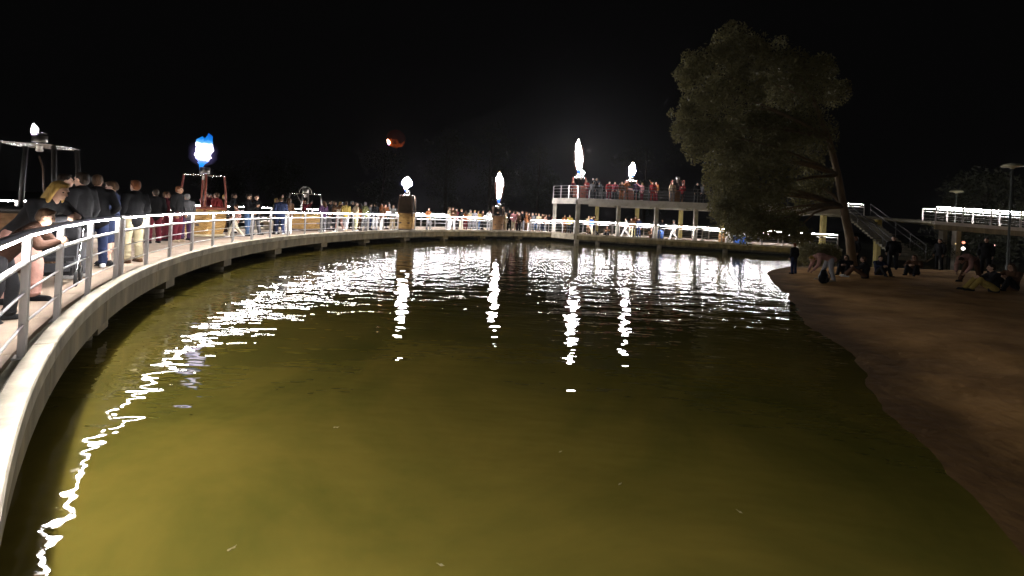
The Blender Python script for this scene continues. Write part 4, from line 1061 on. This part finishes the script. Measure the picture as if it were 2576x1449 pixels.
def mesh_np(name, v, f):
    me = bpy.data.meshes.new(name); n = len(v); m = len(f)
    me.vertices.add(n); me.vertices.foreach_set('co', np.asarray(v, np.float32).ravel())
    me.loops.add(m * 4); me.loops.foreach_set('vertex_index', np.asarray(f, np.int32).ravel())
    me.polygons.add(m); me.polygons.foreach_set('loop_start', np.arange(0, m * 4, 4, dtype=np.int32))
    me.update(calc_edges=True); me.validate()
    return me
def main_tree():
    rng = np.random.default_rng(4); rnd = random.Random(4)
    d0 = 22.0
    base = at_z(2146, 672, .45); base.z = sand_z(base.x, base.y) - .1
    D = base.y
    t = thing('tree', 'large drooping leafy tree leaning over the water, lit olive on its left side', 'tree', base)
    L = lambda px, py, d=D: at_d(px, py, d) - base
    path = [Vector((0, 0, 0)), L(2138, 600), L(2122, 520), L(2108, 440), L(2085, 350), L(2050, 260), L(2010, 190), L(1980, 150)]
    rad = [.23, .19, .17, .15, .13, .10, .07, .04]
    mb = MB(); mb.tube(path, rad, 12); mb.build('trunk', M_bark, t, True)
    # crown clumps outlined like the photograph's: (px, py, depth offset, radii px)
    cl = [(1800, 150, 0, 85, 60), (1745, 175, .5, 55, 40), (1880, 130, -.5, 80, 60), (1760, 245, .3, 60, 45), (1830, 230, -1, 90, 70), (1735, 290, .8, 45, 40), (1725, 325, .2, 40, 35), (1790, 330, -.6, 80, 60), (1880, 320, 1, 100, 80),
          (1750, 360, -.3, 45, 30), (1830, 400, .4, 75, 60), (1920, 410, -1.2, 100, 80), (1805, 450, .6, 45, 50), (1850, 480, -.4, 70, 60), (1815, 520, .2, 40, 50), (1860, 550, .7, 65, 45), (1900, 500, 1.5, 80, 70), (1940, 560, 0, 70, 40),
          (1890, 575, -.8, 55, 30), (2000, 330, 1.5, 110, 90), (2000, 220, 1, 110, 80), (2040, 470, 2.2, 60, 50), 
          (1990, 590, -.4, 60, 18), (1840, 90, .2, 60, 35), (1960, 160, 0, 80, 60)]
    cen, rr = [], []
    for px, py, dd, rx, ry in cl:
        d = D + dd * 1.2 - .8; k = d / FOC
        cen.append(tuple(at_d(px, py, d) - base)); rr.append((rx * k * .82, (rx * .7 + 15) * k, ry * k * .80))
        # sprays that break the outline
        for _ in range(4):
            a = rnd.uniform(0, 6.28); q = (px + math.cos(a) * rx * rnd.uniform(.7, 1.12), py + math.sin(a) * ry * rnd.uniform(.7, 1.15))
            cen.append(tuple(at_d(q[0], q[1], d + rnd.uniform(-.8, .8)) - base)); s = rnd.uniform(.2, .36); rr.append((rx * k * s, rx * k * s, ry * k * s * 1.2))
    v, f = leaves(rng, cen, rr, 75000, .075, .6)
    link('crown', mesh_np('crown', v, f), M_leaf, t)
    # limbs to the clumps
    for i in range(0, len(cl)):
        c = Vector(cen[i * 5]); j = min(range(2, len(path)), key=lambda q: (path[q] - c).length + (0 if path[q].z < c.z else 3)); a = path[j]
        mid = a.lerp(c, .5) + Vector((rnd.uniform(-.3, .3), rnd.uniform(-.3, .3), .35))
        mb = MB(); mb.tube([a, a.lerp(mid, .5) + Vector((0, 0, .1)), mid, mid.lerp(c, .6), c], [rad[j] * .6, rad[j] * .45, .05, .03, .012], 7); mb.build('limb', M_bark, t, True)
main_tree()
M_barkD = mat('dark_bark', (.03, .022, .014), .9, 0, .4, 5)
def far_tree(px, d, top_py, w_px, label, seed, n=9000, name='tree', m=None):
    rng = np.random.default_rng(seed); rnd = random.Random(seed)
    b = at_d(px, 540, d); z0 = .4; base = Vector((b.x, d, z0))
    h = at_d(px, top_py, d).z - z0; w = w_px * d / FOC
    t = thing(name, label, 'tree', base, 0, 'dark trees in the background')
    mb = MB(); mb.tube([(0, 0, -.4), (rnd.uniform(-.2, .2), 0, h * .35), (rnd.uniform(-.4, .4), 0, h * .7), (0, 0, h * .92)], [h * .022, h * .018, h * .011, .03], 9); mb.build('trunk', M_barkD, t, True)
    cen, rr = [], []
    for _ in range(22):
        tz = rnd.uniform(.22, .95); env = math.sin(math.pi * min(1, (tz - .12) / .95)) ** .6
        a = rnd.uniform(0, 6.28); q = rnd.uniform(.1, .75) * env * w / 2
        cen.append((math.cos(a) * q, math.sin(a) * q * .8, h * tz)); s = rnd.uniform(.14, .26) * w; rr.append((s, s, s * rnd.uniform(.6, .9)))
    for c in cen[::3]:
        mb = MB(); mb.tube([(0, 0, c[2] * .6), (c[0] * .5, c[1] * .5, c[2] * .85), c], [.09, .05, .015], 6); mb.build('limb', M_barkD, t, True)
    v, f = leaves(rng, cen, rr, n, .16)
    link('crown', mesh_np('crown', v, f), m or M_leafD, t)
for px, d, top, w, lab, s in ((1120, 92, 330, 170, 'dark broad tree faintly seen above the pier, left of the barrel basket flame', 31), (1230, 96, 300, 190, 'tallest dark tree behind the barrel basket flame', 32), (1350, 91, 360, 150, 'dark tree between the barrel basket and the terrace', 33),
                              (960, 98, 380, 160, 'dark tree behind the golden basket flame', 34), (700, 94, 400, 170, 'dark tree behind the wide unlit basket', 35), (560, 100, 410, 150, 'dark tree right of the blue flame', 38), (1620, 100, 350, 200, 'dark tree behind the terrace crowd', 39)):
    far_tree(px, d, top, w, lab, s)
far_tree(2480, 42, 440, 300, 'low dark tree above the lit walkway', 37, 12000)
# low bush under the big tree by the water
def bush(px, py, w, h, label, seed, n=5000, m=None):
    p = at_z(px, py, .3); p.z = sand_z(p.x, p.y) if p.x < 59 and p.y < 32 else .2
    rng = np.random.default_rng(seed); rnd = random.Random(seed)
    t = thing('bush', label, 'bush', p, 0)
    cen = [(rnd.uniform(-w, w) * .35, rnd.uniform(-w, w) * .3, rnd.uniform(.3, .75) * h) for _ in range(10)]; rr = [(w * .22, w * .22, h * .25)] * 10
    v, f = leaves(rng, cen, rr, n, .06); link('foliage', mesh_np('foliage', v, f), m or M_leaf, t)
    for c in cen[::2]:
        mb = MB(); mb.tube([(0, 0, -.05), (c[0] * .5, c[1] * .5, c[2] * .6), c], [.03, .02, .006], 6); mb.build('stem', M_bark, t, True)
bush(2050, 664, 2.4, 1.6, 'loose leafy bush on the shore behind the bending person', 51)
bush(2330, 655, 3.4, 1.8, 'dark bush below the stairs', 52, 5000, M_leafD)

# ------------------------------------------------------------------ lit walkway, stairs and lamps on the right
def walkway():
    t = thing('walkway', 'raised concrete walkway with lit railing at the right edge', 'walkway')
    A = at_d(2352, 556, 33.5); Bp = at_d(2640, 578, 30.5)
    u = (Bp - A); u.z = 0; L = u.length; u.normalize(); bk = Vector((-u.y, u.x, 0))
    P = lambda s, b=0, z=0: A + u * s + bk * b + Vector((0, 0, z)) + Vector((0, 0, (Bp.z - A.z) * s / L))
    E_ = L + 8
    mb = MB(); mb.hexa([P(0, 0, -.25), P(E_, 0, -.25), P(E_, 3.6, -.25), P(0, 3.6, -.25), P(0, 0), P(E_, 0), P(E_, 3.6), P(0, 3.6)]); mb.build('slab', M_slab, t)
    mb = MB(); mb.hexa([P(0.02, .06, -.62), P(E_, .06, -.62), P(E_, .36, -.62), P(0.02, .36, -.62), P(0.02, .06, -.252), P(E_, .06, -.252), P(E_, .36, -.252), P(0.02, .36, -.252)]); mb.build('edge_beam', M_conc, t)
    for s in (1.3, 6.9, 12.0):
        for b in (.25, 3.2):
            p = P(s, b); mb = MB(); mb.box((p.x, p.y, (p.z - .6) / 2 - .2), (.36, .36, p.z - .6 + .4)); mb.build('column', M_colA, t)
    n = int(E_ / 1.5)
    railing('lit railing along the front of the raised walkway at right', [P(.06 + 1.5 * k, .12) for k in range(n + 1)], 'lit railings of the raised walkway', led_h=.035)
    railing('lit railing along the back of the raised walkway at right', [P(.06 + 1.5 * k, 3.45) for k in range(n + 1)], 'lit railings of the raised walkway', led_h=.004)
    # landing that runs on to the left behind the tree, then stairs down to the sand
    g = thing('landing', 'lower concrete landing left of the raised walkway', 'landing')
    Q = lambda s, b=0, z=0: P(s, b, z)
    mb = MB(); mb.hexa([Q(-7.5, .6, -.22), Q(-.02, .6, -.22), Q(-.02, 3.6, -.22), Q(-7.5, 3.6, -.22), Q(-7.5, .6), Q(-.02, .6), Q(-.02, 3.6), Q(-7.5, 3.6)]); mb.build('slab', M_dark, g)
    for s in (-6.9, -3.2):
        p = Q(s, 1.0); mb = MB(); mb.box((p.x, p.y, (p.z - .22) / 2 - .2), (.34, .34, p.z - .22 + .4)); mb.build('column', M_colB, g)
    railing('lit railing of the lower landing, broken up by leaves', [Q(-7.4 + 1.8 * k, 3.45) for k in (1, 2)], 'lit railings of the raised walkway', led_h=.006)
    st = thing('stairs', 'concrete stairs with pale handrails going down from the walkway to the sand', 'stairs')
    S0 = Q(-4.6, .55); dn = (-bk * .9 + u * .45).normalized(); sd = Vector((-dn.y, dn.x, 0)); zt = S0.z
    nst = int((zt - .5) / .17)
    for k in range(nst):
        c = S0 + dn * (.30 * k + .15); z = zt - .17 * (k + 1)
        mb = MB(); mb.hexa([c + dn * q + sd * w + Vector((0, 0, z - zt - e)) for e in (.16, 0) for q, w in ((-.15, -.9), (.17, -.9), (.17, .9), (-.15, .9))]); mb.build('step', M_dark, st)
    for w in (-.95, .95):
        a = S0 + sd * w + Vector((0, 0, 1.0)); b = S0 + sd * w + dn * .30 * nst + Vector((0, 0, 1.0 - .17 * nst))
        mb = MB(); mb.tube([a, b], .035, 8); mb.build('handrail', M_railD, st, True)
        mb = MB(); mb.tube([a - Vector((0, 0, .45)), b - Vector((0, 0, .45))], .025, 8); mb.build('handrail', M_railD, st, True)
        for k in range(5):
            p = a.lerp(b, k / 4); mb = MB(); mb.tube([p, p - Vector((0, 0, 1.05))], .022, 8); mb.build('baluster', M_railD, st, True)
walkway()
def street_lamp(px, py, d, label):
    hd = at_d(px, py, d); bz = sand_z(hd.x, hd.y) if (hd.x < 59 and hd.y < 32) else .4
    t = thing('street_lamp', label, 'street lamp', (hd.x, hd.y, bz - .05), 0, 'unlit lamps with flat round heads')
    h = hd.z - bz
    mb = MB(); mb.tube([(0, 0, 0), (0, 0, .5), (0, 0, .52), (0, 0, h)], [.085, .085, .055, .045], 12); mb.build('pole', mat('lamp_pole', (.09, .10, .09), .5, .3), t, True)
    mb = MB(); mb.lathe([(.05, -.18), (.12, -.10), (.42, -.05), (.45, 0), (.30, .10), (.06, .15)], 20, (0, 0, h)); mb.build('lamp_head', mat('lamp_head_cream', (.30, .28, .18), .5), t, True)
street_lamp(2547, 415, 24.0, 'unlit street lamp with flat round head at the right edge')
street_lamp(2406, 480, 36.0, 'smaller unlit street lamp farther back above the walkway')
def stall_lamp(px, py, d, label, col, r=.07):
    p = at_d(px, py, d); bz = sand_z(p.x, p.y) if (p.x < 59 and p.y < 32) else .4
    t = thing('lantern', label, 'lantern', (p.x, p.y, bz - .03), 0, 'small lights under the walkway')
    mb = MB(); mb.lathe([(.015, 0), (.015, p.z - bz - r)], 8); mb.build('stake', M_black, t)
    mb = MB(); mb.lathe([(r * .3, -r), (r * .9, -r * .5), (r, 0), (r * .8, r * .6), (r * .2, r)], 12, (0, 0, p.z - bz)); mb.build('globe', emit('lantern_' + col[0], col[1], col[2]), t, True)
stall_lamp(2423, 624, 30, 'white lantern, largest of the lights under the walkway', ('white', (1, .9, .8), 9), .10)
stall_lamp(2424, 609, 30.6, 'small red lantern just above the white lantern', ('red', (1, .35, .22), 2.0), .09)
stall_lamp(2499, 616, 30, 'pinkish lantern under the right part of the walkway', ('pink', (1, .5, .45), 3.5), .08)
stall_lamp(2404, 612, 30, 'dim yellowish lantern left of the white one', ('yellow', (1, .7, .3), .8), .05)

# ------------------------------------------------------------------ balloon in the night sky
def sky_balloon():
    D = 260.0; c = at_d(996, 350, D)
    t = thing('hot_air_balloon', 'hot air balloon in the night sky, its lower cloth glowing orange', 'balloon', c)
    r = 23 * D / FOC; n, m = 32, 22
    prof = []
    for i in range(m + 1):
        a = math.pi * i / m
        rr = math.sin(a) * r
        z = math.cos(a) * r * 1.02
        if z < -.35 * r: rr = max(rr, .30 * r * 1) if i < m else .30 * r
        prof.append((max(rr, .05), z))
    prof = [p for p in prof if p[1] > -.80 * r] + [(.27 * r, -.88 * r), (.22 * r, -.98 * r)]
    v = []; f = []
    for q, z in prof:
        for k in range(n):
            a = 2 * math.pi * k / n; g = 1 + .03 * abs(math.sin(a * 8)) ; v.append((q * g * math.cos(a), q * g * math.sin(a), z))
    for i in range(len(prof) - 1):
        for k in range(n): f.append((i * n + k, i * n + (k + 1) % n, (i + 1) * n + (k + 1) % n, (i + 1) * n + k))
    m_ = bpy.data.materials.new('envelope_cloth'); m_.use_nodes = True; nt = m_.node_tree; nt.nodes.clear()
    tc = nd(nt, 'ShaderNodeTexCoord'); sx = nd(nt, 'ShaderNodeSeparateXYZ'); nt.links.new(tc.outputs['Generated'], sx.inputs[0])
    rp = nd(nt, 'ShaderNodeValToRGB'); rp.color_ramp.elements[0].position = .14; rp.color_ramp.elements[0].color = (.7, .17, .03, 1); rp.color_ramp.elements[1].position = .36; rp.color_ramp.elements[1].color = (.03, .006, .005, 1)  # burner glow painted into the cloth colour: orange low down, near black above
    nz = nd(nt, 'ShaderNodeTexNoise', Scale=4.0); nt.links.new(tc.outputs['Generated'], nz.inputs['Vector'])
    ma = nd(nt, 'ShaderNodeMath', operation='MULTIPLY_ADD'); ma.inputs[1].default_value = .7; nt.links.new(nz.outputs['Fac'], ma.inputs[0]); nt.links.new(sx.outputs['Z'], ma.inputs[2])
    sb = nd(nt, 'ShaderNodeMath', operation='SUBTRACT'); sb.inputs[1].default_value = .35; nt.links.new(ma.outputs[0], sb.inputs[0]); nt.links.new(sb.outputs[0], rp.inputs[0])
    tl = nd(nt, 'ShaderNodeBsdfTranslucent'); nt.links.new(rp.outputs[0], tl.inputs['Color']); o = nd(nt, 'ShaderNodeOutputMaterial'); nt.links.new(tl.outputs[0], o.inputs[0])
    link('envelope', me_from('envelope', v, f, True), m_, t)
    fl = flame(t, (-.55 * r, -.75 * r, -.75 * r), .55 * r, .13 * r, 77, flame_material('balloon_flame', [(0, (.7, .3, 1)), (.3, (1, .85, .6)), (.7, (1, .6, .4)), (1, (1, .35, .2))], 16.0), None, 'tongue')
    mb = MB(); mb.box((0, 0, -1.75 * r), (.24 * r, .24 * r, .22 * r)); mb.build('basket', M_wickD, t)
    mb = MB()
    for k in range(4):
        a = R_(45 + 90 * k); mb.tube([(.2 * r * math.cos(a), .2 * r * math.sin(a), -.97 * r), (.15 * r * math.cos(a), .15 * r * math.sin(a), -1.66 * r)], .02 * r, 5)
    mb.build('rigging', M_black, t)
sky_balloon()

# ------------------------------------------------------------------ leaves adrift on the pond
def drift():
    rnd = random.Random(12); m = mat('fallen_leaf', (.30, .24, .10), .6, 0, .3, 20)
    for px, py, lab in ((1110, 1421, 'pale leaf floating at the bottom middle of the pond'), (1410, 1136, 'pale leaf floating in the middle of the pond, right of the green glow'), (1560, 1217, 'leaf floating on the dark water right of the middle'),
                        (582, 1380, 'leaf floating on the bright water at the bottom left'), (845, 1075, 'leaf floating on the bright water left of the middle'), (1862, 1288, 'leaf floating on the dark water far to the right')):
        p = at_z(px, py, .006); t = thing('floating_leaf', lab, 'leaf', p, rnd.uniform(0, 6), 'leaves floating on the pond')
        n = 12; v = []; 
        for k in range(n):
            a = 2 * math.pi * k / n; r = .015 * (1 + .35 * math.cos(2 * a)); v.append((r * math.cos(a) * 1.3, r * math.sin(a) * .7, .004 * math.sin(3 * a)))
        mb = MB(); mb.v = [(0, 0, .006)] + v; mb.f = [(0, k + 1, (k + 1) % n + 1) for k in range(n)]; mb.build('blade', m, t)
        mb = MB(); mb.tube([(.018, 0, .004), (.032, .004, .006)], .0018, 5); mb.build('stalk', m, t)
drift()

# ------------------------------------------------------------------ thin haze volume, added so flames and lights glow softly
def haze():
    m = bpy.data.materials.new('glow_haze'); m.use_nodes = True; nt = m.node_tree; nt.nodes.clear()
    v = nd(nt, 'ShaderNodeVolumePrincipled', Density=HAZE); v.inputs['Color'].default_value = (.9, .9, .92, 1); v.inputs['Anisotropy'].default_value = .86
    o = nd(nt, 'ShaderNodeOutputMaterial'); nt.links.new(v.outputs[0], o.inputs['Volume'])
    mb = MB(); mb.box((0, 0, 0), (1, 1, 1)); b = mb.build('haze', m)
    b.location = (0, 340, 40); b.scale = (1300, 800, 90); b['kind'] = 'stuff'
HAZE = 0.00014
haze()
